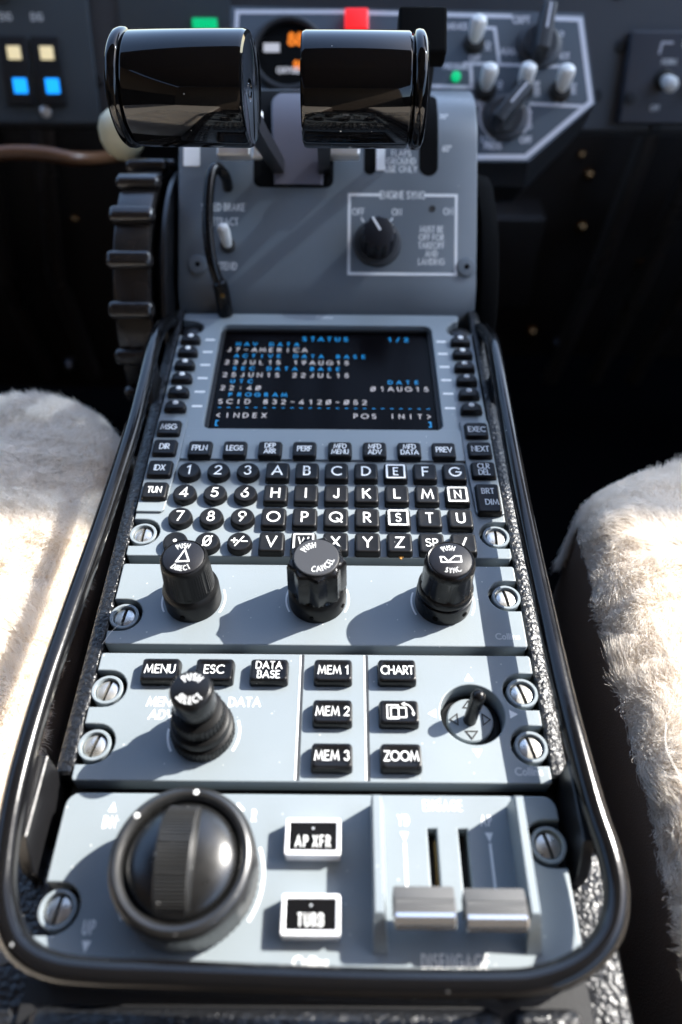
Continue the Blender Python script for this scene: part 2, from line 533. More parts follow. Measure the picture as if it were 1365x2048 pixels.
# monoline geometric capitals, cap height 1
GL = {
 'A': (.84, [[(0, 0), (.42, 1), (.84, 0)], [(.15, .32), (.69, .32)]]),
 'B': (.52, [[(0, .54)] + arc(.26, .77, .22, .23, -90, 90)[0:] + [(0, 1), (0, 0)] + arc(.26, .27, .26, .27, -90, 90)]),
 'C': (.78, [arc(.5, .5, .5, .5, 52, 308, 20)]),
 'D': (.70, [[(0, 0), (0, 1)] + arc(.22, .5, .48, .5, 90, -90, 14) + [(0, 0)]]),
 'E': (.48, [[(.48, 1), (0, 1), (0, 0), (.48, 0)], [(0, .52), (.42, .52)]]),
 'F': (.46, [[(.46, 1), (0, 1), (0, 0)], [(0, .50), (.40, .50)]]),
 'G': (.92, [arc(.5, .5, .5, .5, 45, 352, 22) + [(.97, .47), (.58, .47)]]),
 'H': (.66, [[(0, 0), (0, 1)], [(.66, 0), (.66, 1)], [(0, .52), (.66, .52)]]),
 'I': (.02, [[(.01, 0), (.01, 1)]]),
 'J': (.36, [[(.36, 1), (.36, .20)] + arc(.18, .18, .18, .18, 0, -180, 8)[1:]]),
 'K': (.60, [[(0, 0), (0, 1)], [(.56, 1), (.02, .46)], [(.18, .60), (.60, 0)]]),
 'L': (.44, [[(0, 1), (0, 0), (.44, 0)]]),
 'M': (.94, [[(0, 0), (.14, 1), (.47, .12), (.80, 1), (.94, 0)]]),
 'N': (.70, [[(0, 0), (0, 1), (.70, 0), (.70, 1)]]),
 'O': (1.0, [arc(.5, .5, .5, .5, 0, 360, 26)]),
 'P': (.48, [[(0, 0), (0, 1)] + arc(.22, .73, .26, .27, 90, -90) + [(0, .46)]]),
 'Q': (1.0, [arc(.5, .5, .5, .5, 0, 360, 26), [(.58, .36), (.98, -.04)]]),
 'R': (.52, [[(0, 0), (0, 1)] + arc(.22, .74, .26, .26, 90, -90) + [(0, .48)], [(.20, .46), (.52, 0)]]),
 'S': (.50, [arc(.25, .76, .23, .24, 35, 250, 12) + arc(.25, .26, .25, .26, 75, -150, 12)]),
 'T': (.52, [[(0, 1), (.52, 1)], [(.26, .96), (.26, 0)]]),
 'U': (.62, [[(0, 1), (0, .31)] + arc(.31, .31, .31, .31, 180, 360, 12) + [(.62, 1)]]),
 'V': (.78, [[(0, 1), (.39, 0), (.78, 1)]]),
 'W': (1.1, [[(0, 1), (.28, 0), (.55, .92), (.82, 0), (1.1, 1)]]),
 'X': (.66, [[(0, 0), (.64, 1)], [(.02, 1), (.66, 0)]]),
 'Y': (.68, [[(0, 1), (.34, .48), (.68, 1)], [(.34, .48), (.34, 0)]]),
 'Z': (.62, [[(.02, 1), (.62, 1), (0, 0), (.62, 0)]]),
 '0': (.60, [arc(.30, .5, .30, .5, 0, 360, 22)]),
 '1': (.24, [[(0, .82), (.22, 1), (.22, 0)]]),
 '2': (.54, [arc(.27, .73, .26, .27, 165, -38, 12) + [(0, 0), (.54, 0)]]),
 '3': (.52, [arc(.25, .77, .23, .23, 160, -90, 12) + arc(.25, .27, .27, .27, 90, -160, 12)]),
 '4': (.62, [[(.46, 0), (.46, 1), (0, .25), (.62, .25)]]),
 '5': (.54, [[(.48, 1), (.14, 1), (.06, .56)] + arc(.26, .31, .28, .31, 125, -150, 14)]),
 '6': (.56, [[(.42, 1), (.08, .46)] + arc(.28, .29, .28, .29, 145, 505, 18)[0:]]),
 '7': (.54, [[(0, 1), (.54, 1), (.16, 0)]]),
 '8': (.54, [arc(.27, .76, .21, .24, 0, 360, 16), arc(.27, .26, .27, .26, 0, 360, 18)]),
 '9': (.56, [[(.14, 0), (.48, .54)] + arc(.28, .71, .28, .29, -35, 325, 18)]),
 'Ø': (.74, [arc(.37, .5, .30, .5, 0, 360, 22), [(.02, 0), (.72, 1)]]),
 '-': (.44, [[(0, .5), (.44, .5)]]),
 '/': (.42, [[(0, 0), (.42, 1)]]),
 ':': (.04, [[(.02, .2), (.02, .28)], [(.02, .64), (.02, .72)]]),
 '.': (.04, [[(.02, .0), (.02, .06)]]),
 '<': (.46, [[(.46, .9), (.02, .5), (.46, .1)]]),
 '>': (.46, [[(0, .9), (.44, .5), (0, .1)]]),
 '[': (.26, [[(.26, 1), (0, 1), (0, 0), (.26, 0)]]),
 ']': (.26, [[(0, 1), (.26, 1), (.26, 0), (0, 0)]]),
 '+': (.56, [[(0, .5), (.56, .5)], [(.28, .22), (.28, .78)]]),
 '°': (.26, [arc(.13, .86, .12, .14, 0, 360, 10)]),
 'o': (.5, [arc(.25, .32, .25, .32, 0, 360, 16)]),
 'l': (.02, [[(.01, 0), (.01, 1)]]),
 'i': (.02, [[(.01, 0), (.01, .64)], [(.01, .86), (.01, .94)]]),
 'n': (.42, [[(0, 0), (0, .64)], [(0, .40)] + arc(.21, .42, .21, .22, 180, 0, 8)[1:] + [(.42, 0)]]),
 's': (.38, [arc(.19, .48, .17, .16, 40, 250, 8) + arc(.19, .17, .19, .17, 75, -150, 8)]),
}

def tag(o, label=None, cat=None, group=None, kind=None):
    if label:
        o['label'] = label
    if cat:
        o['category'] = cat
    if group:
        o['group'] = group
    if kind:
        o['kind'] = kind
    return o

def thing(name, loc, label, cat, group=None):
    o = bpy.data.objects.new(name, None)
    o.empty_display_size = 0.01
    o.location = Vector(loc) * MM
    COL.objects.link(o)
    return tag(o, label, cat, group)

# ------------------------------------------------------------------ the cabin round the console
b = MB(); b.box(-900, 900, -1500, 1500, -420, -400, 'floor')
tag(b.build('floor'), kind='structure')
b = MB(); b.box(-900, 900, 900, 940, -400, 140, 'cabin')
tag(b.build('forward_bulkhead'), 'dark cabin bulkhead at the far end of the footwells', 'bulkhead')
b = MB(); b.box(-900, -860, -1500, 900, -400, 350, 'cabin')
b.box(860, 900, -1500, 900, -400, 350, 'cabin')
b.box(-899, -861, -1499, -60, 352, 838, 'roof')
b.box(-860, 860, -1500, -1460, -400, 880, 'roof')
tag(b.build('walls'), kind='structure')
b = MB(); b.box(-900, 900, -1500, -200, 900, 930, 'roof')
tag(b.build('ceiling'), kind='structure')
b = MB(); b.box(-898, 560, -198, 380, 840, 930, 'roof', 8)
tag(b.build('overhead_panel'), 'brown trimmed overhead panel down the middle of the cabin roof', 'overhead panel')
# added tinted sheet out of view, dimming the sun on the forward console
b = MB(); b.box(440, 1900, 567, 1060, 921, 925, 'visor')
tag(b.build('sun_visor'), 'smoked translucent sun visor hung above and ahead of the right seat', 'visor')
b = MB(); b.box(440, 1900, 1062, 1420, 900, 950, 'roof')  # opaque slab, added unseen to keep the sun off farther forward
tag(b.build('windscreen_frame'), 'wide windscreen frame ahead of the smoked sun visor', 'frame')

# ------------------------------------------------------------------ pedestal housing
ped = thing('pedestal_housing', (0, 0, -200), 'black crinkle-finish pedestal carrying the four grey avionics panels', 'console')
b = MB()
b.box(-75, 75, -140, 205, -400, -9, 'black')
b.build('housing_body', ped)
def side_strip(sx):
    # textured lip beside the panels, rounded on its outer shoulder
    ys = [-42, -41, -20, 20, 60, 100, 140, 180, 204]
    prof = [(73.4, -8), (73.4, -1.4), (74.0, -0.7), (75.5, -0.5), (77.5, -0.9), (78.9, -2.0), (79.5, -4.0), (79.7, -8), (79.7, -60), (75, -60)]
    q = MB()
    rings = []
    for i, y in enumerate(ys):
        ins = 0.8 if i == 0 else 0
        rings.append([(sx * (p[0] - (ins if p[0] > 75 else 0)), y, p[1] - ins) for p in prof])
    q.loft(rings, 'crinkle')
    q.build('edge_strip', ped)
side_strip(-1); side_strip(1)
for x0, x1 in ((-88, -72.5), (72.5, 86.5)):
    b = MB()
    b.box(x0, x1, -140, -60, -90, -11, 'crinkle', 2.0)
    b.build('lower_shoulder', ped)
b = MB()
b.box(-72.0, 52, -170, -100.5, -80, -4.0, 'crinkle', 4.5)
b.box(53.2, 86.5, -170, -141, -80, -7.5, 'crinkle', 4.5)
b.box(-88, -72.8, -170, -141, -80, -13.5, 'crinkle', 3.0)
b.box(53.2, 71.8, -140.8, -100.5, -80, -5, 'crinkle', 3.0)
b.build('front_lip', ped)

# ------------------------------------------------------------------ panels
def notch(y, side, r=6.6):
    """points of an open scallop round a fastener, going up the left or down the right edge"""
    x0 = side * 73
    xc = side * 68.6
    out = [(x0, y - side * -1 * r * 0 - r if side < 0 else y + r)]
    a = [(-90, 90)] if side < 0 else [(90, 270)]
    for k in range(13):
        t = math.pi * k / 12
        if side < 0:
            out.append((xc + r * math.sin(t), y - r * math.cos(t)))
        else:
            out.append((xc - r * math.sin(t), y + r * math.cos(t)))
    out.append((x0, y + r if side < 0 else y - r))
    return out

def outline(y0, y1, left, right, cr=1.0, left_top=None):
    """panel outline, counter-clockwise, with scallops for the fasteners"""
    pts = []
    pts += [(-73 + cr, y0), (73 - cr, y0)] + circ(73 - cr, y0 + cr, cr, 4, -90, 0, False)[1:]
    for y in sorted(right):
        sc = notch(y, 1)[::-1]
        pts += sc
    pts += circ(73 - cr, y1 - cr, cr, 4, 0, 90, False)
    pts += circ(-73 + cr, y1 - cr, cr, 4, 90, 180, False)
    for y in sorted(left, reverse=True):
        pts += notch(y, -1)[::-1]
    pts += circ(-73 + cr, y0 + cr, cr, 4, 180, 270, False)[:-1]
    # drop repeats
    out = []
    for p in pts:
        if not out or math.hypot(p[0] - out[-1][0], p[1] - out[-1][1]) > 1e-3:
            out.append(p)
    return out

def fastener(parent, x, y, ang, z=-0.8, dark=False):
    q = MB()
    cm = 'panel'
    q.lathe([(5.2, -8), (5.2, z - 0.25), (4.95, z), (4.2, z), (4.0, z - 0.3), (3.9, z - 2.4)], (x, y, 0), cm, 36, cap0=False, cap1=False)
    collar = q.build('screw_collar', parent)
    h = MB()
    # slotted head: two half domes either side of the slot
    ca, sa = math.cos(ang), math.sin(ang)
    fr = Frame((x, y, z - 1.6), (ca, sa, 0), (-sa, ca, 0))
    for sgn in (-1, 1):
        rings = []
        for rr, zz in ((3.75, -1.2), (3.75, 0.15), (3.45, 0.55), (2.4, 0.85), (0.9, 0.98)):
            ring = []
            g = 0.55
            a0 = math.asin(min(g / rr, 0.98))
            for k in range(13):
                a = a0 + (math.pi - 2 * a0) * k / 12
                ring.append((rr * math.cos(a), sgn * rr * math.sin(a), zz))
            rings.append(ring)
        h.loft(rings, 'screw', True, True, fr)
    h.lathe([(3.7, -1.6), (3.7, -0.45)], (0, 0, 0), 'slot_dirt', 24, fr=fr)
    h.build('screw_head', collar)
    return collar

def key_mesh(parent, name, x, y, wd, hd, ht, lines, th=3.0, round_=False, mname='key', boxed=False, xs=1.0, t=0.17, label=None, fn=None, dish=0.22, track=.26):
    q = MB()
    def ring(ins, z, k=1.0):
        if round_:
            return [(px, py, z) for px, py in circ(x, y, (wd / 2 - ins) * k, 36)]
        return [(px, py, z) for px, py in rrect(x, y, (wd - 2 * ins) * k, (hd - 2 * ins) * k, 1.1 * k, 4)]
    rings = [ring(0, -1.5), ring(0.05, ht * 0.45), ring(0.32, ht * 0.86), ring(0.55, ht * 0.96), ring(0.95, ht), ring(1.4, ht - dish * .3), ring(1.5, ht - dish * .7, 0.72), ring(1.5, ht - dish, 0.34)]
    q.loft(rings, mname, False, True)
    zt = ht + 0.02
    n = len(lines)
    gap = th * 1.32
    for i, s_ in enumerate(lines):
        q.text(s_, x, y + ((n - 1) / 2 - i) * gap, th, zt, 'white', xs=xs, t=t, track=track)
    if boxed:
        q.ribbon(rrect(x, y, wd - 2.7, hd - 2.7, 0.2, 1) , 0.75, zt + .02, 'white', closed=True)
    if fn:
        fn(q, zt)
    return q.build(name, parent, label=label)

# ---- control display unit ------------------------------------------------
cdu = thing('control_display_unit', (0, 119, -9), 'grey display and keyboard unit with dark status screen and letter keys, top of the console', 'display unit')
Z0 = -7
b = MB()
scr = rrect(0, 151.3, 106, 77.5, 4.0, 5)
ol = []
cr = 0.8
# outline with the top corners cut away round the upper fasteners and the lower corners scalloped
ol = [(-73 + cr, 38.6 + 3.2), (73 - cr, 38.6 + 3.2), (73, 38.6 + 3.2 + cr)] + notch(53.3, 1)[::-1]
ol += [(73, 184.2), (71.8, 184.8)] + [(67.5 + 7.0 * math.cos(R(a)), 187.0 + 6.0 * math.sin(R(a))) for a in (-40, -70, -100, -130, -160, -190, -215)] + [(64.5, 193.5), (66.5, 194.2), (67.5, 196), (67.5, 198.8), (66.7, 199.6)]
ol += [(-72.0, 199.6), (-73, 198.8), (-73, 193.8)] + [(-68.5 + 7.0 * math.cos(R(a)), 187.0 + 6.0 * math.sin(R(a))) for a in (90, 60, 30, 0, -30, -60, -85)] + [(-73, 180.5)]
ol += notch(53.3, -1)[::-1] + [(-73, 38.6 + 3.2 + cr)]
b.plate([ol, scr[::-1]], Z0, 0, 0.45, 'panel')
face = b
# raised fields beside the keypad: left and right key strips with rounded ledges
def ledge(pts, wd=0.9):
    face.ribbon(pts, wd, 0.05, 'inst_side')
def raised(loop, h=1.1):
    face.plate([loop], 0.02, h, 0.3, 'panel')
raised([(-72.8, 63.2), (-62.9, 63.2), (-61.9, 64.2), (-60.3, 92.0), (-60.0, 92.6), (-60.0, 118.0), (-72.8, 118.0)])
raised([(72.8, 63.2), (72.8, 117.5), (60.5, 117.5), (60.5, 92.5), (61.7, 64.2), (62.5, 63.2)])
raised([(-59.95, 92.8), (60.45, 92.8), (60.45, 111.6), (-59.95, 111.6)])
# dashes beside the line select keys
for y in (177.0, 167.2, 157.1, 147.2, 137.4, 127.3):
    for sx in (-1, 1):
        face.ribbon([(sx * 59.0, y), (sx * 55.4, y)], 1.35, 0.05, 'white')
face.text('Collins', -1.0, 196.9, 2.2, 0.05, 'dim', t=0.2)
face.build('faceplate', cdu)
# display
b = MB()
b.plate([rrect(0, 151.3, 107.5, 79, 4, 5), rrect(0, 151.9, 102.5, 74, 0.8, 3)[::-1]], -3.9, -2.6, 0.3, 'black')
b.build('screen_bezel', cdu)
b = MB()
b.box(-53, 53, 112, 190.5, -6, -4.0, 'glass')
pitch = 4.17
xl = -12 * pitch
def line(s_, col, y, m_, h=2.9, xs=1.05):
    b.text(s_, xl + col * pitch, y, h, -3.96, m_, xs=xs, t=0.13 if m_ == 'scrwhite' else 0.17, align='l', mono=pitch)
ys = [183.8, 179.2, 174.6, 169.6, 164.6, 159.8, 154.9, 150.1, 145.2, 140.4, 135.4, 130.6, 125.9, 120.6]
sm = dict(h=2.4, xs=1.05)
line('STATUS', 8.9, ys[0], 'cyan', 3.0)
line('1/2', 19.2, ys[0], 'cyan', 3.0)
line('NAV DATA', 1, ys[1], 'cyan', **sm)
line('J7-AMERICA', 0, ys[2], 'scrwhite')
line('ACTIVE DATA BASE', 1, ys[3], 'cyan', **sm)
line('23JUL15 19AUG15', 0, ys[4], 'scrwhite')
line('SEC DATA BASE', 1, ys[5], 'cyan', **sm)
line('25JUN15 22JUL15', 0, ys[6], 'scrwhite')
line('UTC', 1, ys[7], 'cyan', **sm)
line('DATE', 19, ys[7], 'cyan', **sm)
line('22:4Ø', 0, ys[8], 'scrwhite')
line('Ø1AUG15', 17, ys[8], 'scrwhite')
line('PROGRAM', 1, ys[9], 'cyan', **sm)
line('SCID 832-412Ø-Ø52', 0, ys[10], 'scrwhite')
line('-' * 24, 0, ys[11] + .6, 'cyan', 2.4, 1.1)
line('<INDEX', 0, ys[12], 'scrwhite')
line('POS INIT>', 15, ys[12], 'scrwhite')
line('[', 0, ys[13], 'cyan', 3.2)
line(']', 23, ys[13], 'cyan', 3.2)
b.build('screen', cdu)
# line select keys: dark half-round keys with a white dot
for sx in (-1, 1):
    for y in (176.3, 166.3, 156.2, 146.3, 136.2, 126.1):
        q = MB()
        x = sx * 66.4
        rings = []
        for ins, z in ((0, -1), (0.1, 1.6), (0.5, 2.5), (1.1, 2.75)):
            rings.append([(x + px * (4.9 - ins) , y - 0.6 + py * (3.3 - ins), z) for px, py in
                          [(-1, -0.85), (-.9, -1), (.9, -1), (1, -.85), (1, .1), (.86, .55), (.6, .85), (.25, 1), (-.25, 1), (-.6, .85), (-.86, .55), (-1, .1)]])
        q.loft(rings, 'key', False, True)
        q.lathe([(1.35, 2.76), (1.3, 3.0), (0.8, 3.2)], (x, y + 0.4, 0), 'white', 18, cap0=False)
        q.build('line_select_key', cdu, sharp=50)
# side and function keys
def cdu_key(name, x, y, wd, hd, lines, **kw):
    lab = 'key marked ' + ' '.join(lines)
    key_mesh(cdu, name, x, y, wd, hd, 3.1, lines, label=lab, **kw)
for x, y, s_ in ((-66.8, 110.2, 'MSG'), (-66.7, 98.0, 'DIR'), (-66.7, 85.4, 'IDX'), (-66.7, 73.0, 'TUN'),
                 (66.9, 110.2, 'EXEC'), (67.0, 98.0, 'NEXT')):
    cdu_key('function_key', x, y, 10.3, 9.4, [s_], th=3.0, xs=.78, t=0.16, track=.22)
cdu_key('function_key', 67.1, 86.0, 10.3, 9.4, ['CLR', 'DEL'], th=2.7, xs=.8, t=0.17, track=.22)
def brt(q, z):
    q.text('BRT', 67.2, 73.7, 2.7, z, 'white', xs=.85, t=.17)
    q.text('DIM', 68.2, 67.8, 2.7, z, 'white', xs=.85, t=.17)
key_mesh(cdu, 'function_key', 67.2, 70.2, 9.8, 15.8, 3.1, [], fn=brt, label='tall brightness key marked BRT DIM')
for x, ln in zip((-51.7, -36.9, -22.0, -7.4, 7.6, 22.3, 37.0, 51.6), (['FPLN'], ['LEGS'], ['DEP', 'ARR'], ['PERF'], ['MFD', 'MENU'], ['MFD', 'ADV'], ['MFD', 'DATA'], ['PREV'])):
    cdu_key('function_key', x, 97.3, 10.3, 9.4, ln, th=2.55 if len(ln) > 1 else 2.8, xs=.8, t=0.16, track=.22)
rows = ['123ABCDEFG', '456HIJKLMN', '789OPQRSTU', '.0_VWXYZ?/']
for r_, (row, y) in enumerate(zip(rows, (84.3, 71.8, 59.2, 46.8))):
    for c_, ch in enumerate(row):
        x = -54.6 + 12.17 * c_
        rnd = c_ < 3
        if ch == '.':
            def dot(q, z, x=x, y=y):
                q.lathe([(0.75, z), (0.75, z + .03)], (x, y, 0), 'white', 16)
            key_mesh(cdu, 'number_key', x, y, 9.7, 9.7, 3.1, [], round_=True, fn=dot, label='round key marked with a dot')
        elif ch == '_':
            def pm(q, z, x=x, y=y):
                q.text('+', x - 1.9, y + 0.3, 3.6, z, 'white', t=.17)
                q.ribbon([(x - 1.4, y - 2.2), (x + 1.5, y + 2.2)], .55, z + .02, 'white')
                q.ribbon([(x + 1.0, y - .1), (x + 3.0, y - .1)], .55, z, 'white')
            key_mesh(cdu, 'number_key', x, y, 9.7, 9.7, 3.1, [], round_=True, fn=pm, label='round key marked plus and minus')
        elif rnd:
            key_mesh(cdu, 'number_key', x, y, 9.7, 9.7, 3.1, ['Ø' if ch == '0' else ch], th=4.6, round_=True, t=.14, label='round key marked ' + ('slashed zero' if ch == '0' else ch))
        elif ch == '?':
            key_mesh(cdu, 'letter_key', x, y, 9.9, 9.9, 3.1, ['SP'], th=3.5, t=.15, label='square key marked SP')
        else:
            bx = ch in 'ENSW'
            key_mesh(cdu, 'letter_key', x, y, 9.9, 9.9, 3.1, [ch], th=4.0 if bx else 4.7, xs=.85 if bx else 1.0, t=.15, boxed=bx, label=('square key with a boxed ' if bx else 'square key marked ') + ('slash' if ch == '/' else ch))
fastener(cdu, -68.6, 53.3, R(88)); fastener(cdu, 68.6, 53.3, R(88))
for sx in (-1, 1):
    q = MB()
    q.lathe([(4.6, -6), (4.6, -2.2), (4.2, -1.9), (1, -1.7)], (sx * 68.0, 187.0, 0), 'bracket', 28, cap0=False)
    q.build('mounting_screw', cdu)

# ---- knob panel --------------------------------------------------------------
kp = thing('knob_panel', (0, 19, -9), 'grey panel with a row of three black push knobs, just below the keyboard', 'control panel')
b = MB()
b.plate([outline(3.4, 38.1, [15.4], [24.8])], Z0, 0, 0.45, 'panel')
for cx, cy in ((-44.6, 22.1), (0, 22.6), (45.1, 21.8)):
    for a0, a1 in ((-28, 22), (160, 208)):
        b.ribbon(circ(cx, cy, 11.3, 12, a0, a1, False), 0.65, 0.05, 'white')
b.text('Collins', 66.5, 7.6, 2.2, 0.05, 'dim', t=.2)
b.build('faceplate', kp)
fastener(kp, -68.6, 15.4, R(84)); fastener(kp, 68.6, 24.8, R(100))

def knob_direct(cx, cy):
    q = MB()
    q.lathe([(10.0, 0), (10.0, 7.4), (9.75, 8.3), (9.2, 9.2), (8.6, 10.0)], (cx, cy, 0), 'knob', 64, cap0=False)
    q.lathe([(0.9, 0), (0.9, 0.5)], (0, 0, 0), 'void', 12, fr=Frame((cx - 2.2, cy - 9.85, 3.0), (1, -.22, 0), (0, 0, 1)))
    base = q.build('knob_base', kp)
    q = MB()
    kn = lambda a, r, h: r * (1 + (0.014 * (1 if (int(a * 60 / math.pi) % 2) else -1) if 11 < h < 22 else 0))
    q.lathe([(8.7, 9.6), (8.65, 11), (8.6, 11.2), (8.05, 21.8), (8.0, 22.2), (8.0, 23.8), (7.7, 24.5), (7.3, 24.9), (7.15, 24.6), (7.1, 24.3)], (cx, cy, 0), 'knob', 120, radial=kn, cap0=False)
    grip = q.build('knob_grip', base, sharp=28)
    q = MB()
    q.lathe([(6.95, 24.2), (6.9, 24.9), (6.6, 25.1)], (cx, cy, 0), 'cap_black', 48, cap0=False)
    q.arctext('PUSH', (cx, cy), 4.7, R(98), 1.9, 25.14, 'white', xs=.64, t=.115, track=.42)
    q.arctext('DIRECT', (cx, cy), 4.8, R(-92), 1.9, 25.14, 'white', xs=.64, t=.115, track=.36, inward=True)
    q.ribbon([(cx - 2.0, cy - 2.0), (cx + 2.1, cy - 1.8), (cx + .2, cy + 3.1), (cx - 2.0, cy - 2.0)], .55, 25.13, 'white')
    q.build('knob_cap', base, label='cap reading PUSH DIRECT round a triangle')
    return base
def knob_cancel(cx, cy):
    q = MB()
    q.lathe([(10.3, 0), (10.3, 6.5), (10.0, 7.4), (9.4, 8.6), (8.9, 9.2)], (cx, cy, 0), 'knob', 64, cap0=False)
    for a in (-100, -28):
        q.lathe([(0.8, 0), (0.8, 0.5)], (0, 0, 0), 'void', 12, fr=Frame((cx + 10.1 * math.cos(R(a)), cy + 10.1 * math.sin(R(a)), 3.2), (-math.sin(R(a)), math.cos(R(a)), 0), (0, 0, 1)))
    base = q.build('knob_base', kp)
    q = MB()
    def lob(a, r, h):
        if h < 9.2 or h > 24.1:
            return r
        k = abs(math.sin(a * 4.5 + 0.4))
        return r * (0.875 + 0.125 * (1 - k ** 0.8) ** 0.7 * 1.15)
    q.lathe([(9.6, 9.0), (10.2, 9.6), (10.3, 10.2), (10.1, 22.6), (9.9, 23.4), (9.3, 24.0), (8.1, 24.2), (7.9, 24.0)], (cx, cy, 0), 'gloss_key', 144, radial=lob, cap0=False)
    q.build('knob_grip', base, sharp=30)
    q = MB()
    q.lathe([(7.75, 23.8), (7.7, 24.7), (7.4, 24.95)], (cx, cy, 0), 'cap_grey', 48, cap0=False)
    q.arctext('PUSH', (cx, cy), 5.1, R(122), 2.1, 25.0, 'white', xs=.66, t=.13, track=.42)
    q.arctext('CANCEL', (cx, cy), 5.1, R(-58), 2.1, 25.0, 'white', xs=.64, t=.115, track=.42, inward=True)
    q.build('knob_cap', base, label='worn grey cap reading PUSH CANCEL')
def knob_sync(cx, cy):
    q = MB()
    q.lathe([(10.0, 0), (10.0, 6.8), (9.9, 7.3), (9.3, 7.6), (9.3, 8.0), (9.75, 8.6), (9.75, 10.2), (9.0, 11.6), (8.6, 12.0)], (cx, cy, 0), 'gloss_key', 64, cap0=False)
    for a in (-112, -48):
        q.lathe([(0.95, 0), (0.95, 0.5)], (0, 0, 0), 'void', 12, fr=Frame((cx + 9.8 * math.cos(R(a)), cy + 9.8 * math.sin(R(a)), 3.4), (-math.sin(R(a)), math.cos(R(a)), 0), (0, 0, 1)))
    base = q.build('knob_base', kp)
    q = MB()
    def flu(a, r, h):
        if h < 12.2 or h > 21.4:
            return r
        k = math.cos(a * 8)
        return r * (1 - 0.045 * max(0, k) ** 2)
    q.lathe([(8.9, 11.8), (8.85, 12.4), (8.6, 21.2), (8.6, 21.8), (8.7, 22.4), (8.5, 23.8), (8.1, 24.7), (7.6, 25.1), (7.2, 24.9)], (cx, cy, 0), 'gloss_key', 120, radial=flu, cap0=False)
    q.build('knob_grip', base, sharp=30)
    q = MB()
    q.lathe([(7.15, 24.6), (7.1, 25.15), (6.8, 25.35)], (cx, cy, 0), 'cap_black', 48, cap0=False)
    q.arctext('PUSH', (cx, cy), 4.75, R(96), 1.9, 25.4, 'white', xs=.64, t=.115, track=.42)
    q.arctext('SYNC', (cx, cy), 4.8, R(-86), 1.9, 25.4, 'white', xs=.64, t=.115, track=.42, inward=True)
    q.ribbon([(cx - 3.4, cy + .9), (cx - 3.2, cy - 1.3), (cx + 3.5, cy - 1.1), (cx + 3.5, cy + 1.3), (cx + 1.5, cy + 1.3), (cx - .9, cy - 1.0), (cx - 2.2, cy + .9), (cx - 3.4, cy + .9)], .45, 25.39, 'white')
    q.build('knob_cap', base, label='cap reading PUSH SYNC round a heading mark')
knob_direct(-44.6, 22.1); knob_cancel(0, 22.6); knob_sync(45.1, 21.8)

# ---- menu panel ----------------------------------------------------------------
mp = thing('menu_panel', (0, -22, -9), 'grey panel with MENU, MEM and CHART keys, select knob and small joystick', 'control panel')
b = MB()
JX, JY = 51.2, -21.5
b.plate([outline(-44.2, 0, [-13.4, -32.5], [-13.4, -32.0]), circ(JX, JY, 10.4, 48)[::-1]], Z0, 0, 0.45, 'panel')
for gx in (-4.7, 16.9):
    b.ribbon([(gx - .35, -43.4), (gx - .35, -0.7)], 0.5, 0.05, 'white')
    b.ribbon([(gx + .45, -43.4), (gx + .45, -0.7)], 0.9, 0.06, 'inst_side')
b.text('MENU', -49.4, -18.1, 2.9, 0.05, 'white', xs=.95, t=.18, slant=.08)
b.text('ADV', -49.0, -22.6, 2.9, 0.05, 'white', xs=.95, t=.18, slant=.08)
b.text('DATA', -22.6, -18.0, 2.9, 0.05, 'white', xs=.95, t=.18)
for a0, a1 in ((-30, 20), (175, 212)):
    b.ribbon(circ(-34.6, -28.6, 11.3, 12, a0, a1, False), 0.75, 0.05, 'white')
for tx, ty, a in ((JX, -8.5, 90), (38.2, JY, 180), (64.3, JY, 0), (JX + .1, -34.6, 270)):
    ca, sa = math.cos(R(a)), math.sin(R(a))
    T = [(1.5, 0), (-1.2, 1.55), (-1.2, -1.55)]
    b.add([(tx + u * ca - v * sa, ty + u * sa + v * ca, .05) for u, v in T], [[0, 1, 2]], 'white')
b.text('Collins', 66.3, -40.4, 2.2, 0.05, 'dim', t=.2)
b.build('faceplate', mp)
for x, y, a in ((-68.6, -13.4, 78), (-68.6, -32.5, 76), (68.6, -13.4, 106), (68.6, -32.0, 104)):
    fastener(mp, x, y, R(a))
def soft_key(x, y, lines, fn=None, **kw):
    key_mesh(mp, 'soft_key', x, y, 12.9, 8.7, 3.7, lines, mname='gloss_key', fn=fn, dish=0.35, label='key marked ' + (' '.join(lines) if lines else 'with a page rotation symbol'), **kw)
soft_key(-51.2, -8.1, ['MENU'], th=2.9, xs=.95, t=.14)
soft_key(-33.3, -8.1, ['ESC'], th=2.9, xs=.95, t=.14)
soft_key(-15.2, -8.1, ['DATA', 'BASE'], th=2.55, xs=.9, t=.145)
for y, s_ in ((-8.0, 'MEM 1'), (-22.7, 'MEM 2'), (-37.3, 'MEM 3')):
    soft_key(6.0, y, [s_], th=2.9, xs=.88, t=.14)
soft_key(27.2, -7.9, ['CHART'], th=2.9, xs=.88, t=.14, track=.2)
def rotsym(q, z, x=27.2, y=-22.7):
    q.ribbon(rrect(x - 2.0, y - .1, 3.6, 4.6, .05, 1), .42, z, 'white', closed=True)
    q.ribbon(rrect(x - .2, y - .3, 4.9, 3.3, .05, 1), .42, z + .01, 'white', closed=True)
    q.ribbon(arc(x + 1.6, y - .6, 2.9, 3.2, 85, 5, 10), .38, z + .02, 'white')
    q.add([(x + 3.9, y - .4, z), (x + 5.1, y - .4, z), (x + 4.5, y - 1.6, z)], [[2, 1, 0]], 'white')
    q.add([(x + 1.9, y + 1.9, z), (x + 1.9, y + 3.3, z), (x + .7, y + 2.6, z)], [[0, 1, 2]], 'white')
soft_key(27.2, -22.7, [], fn=rotsym)
soft_key(27.2, -37.3, ['ZOOM'], th=2.9, xs=.86, t=.14, track=.2)
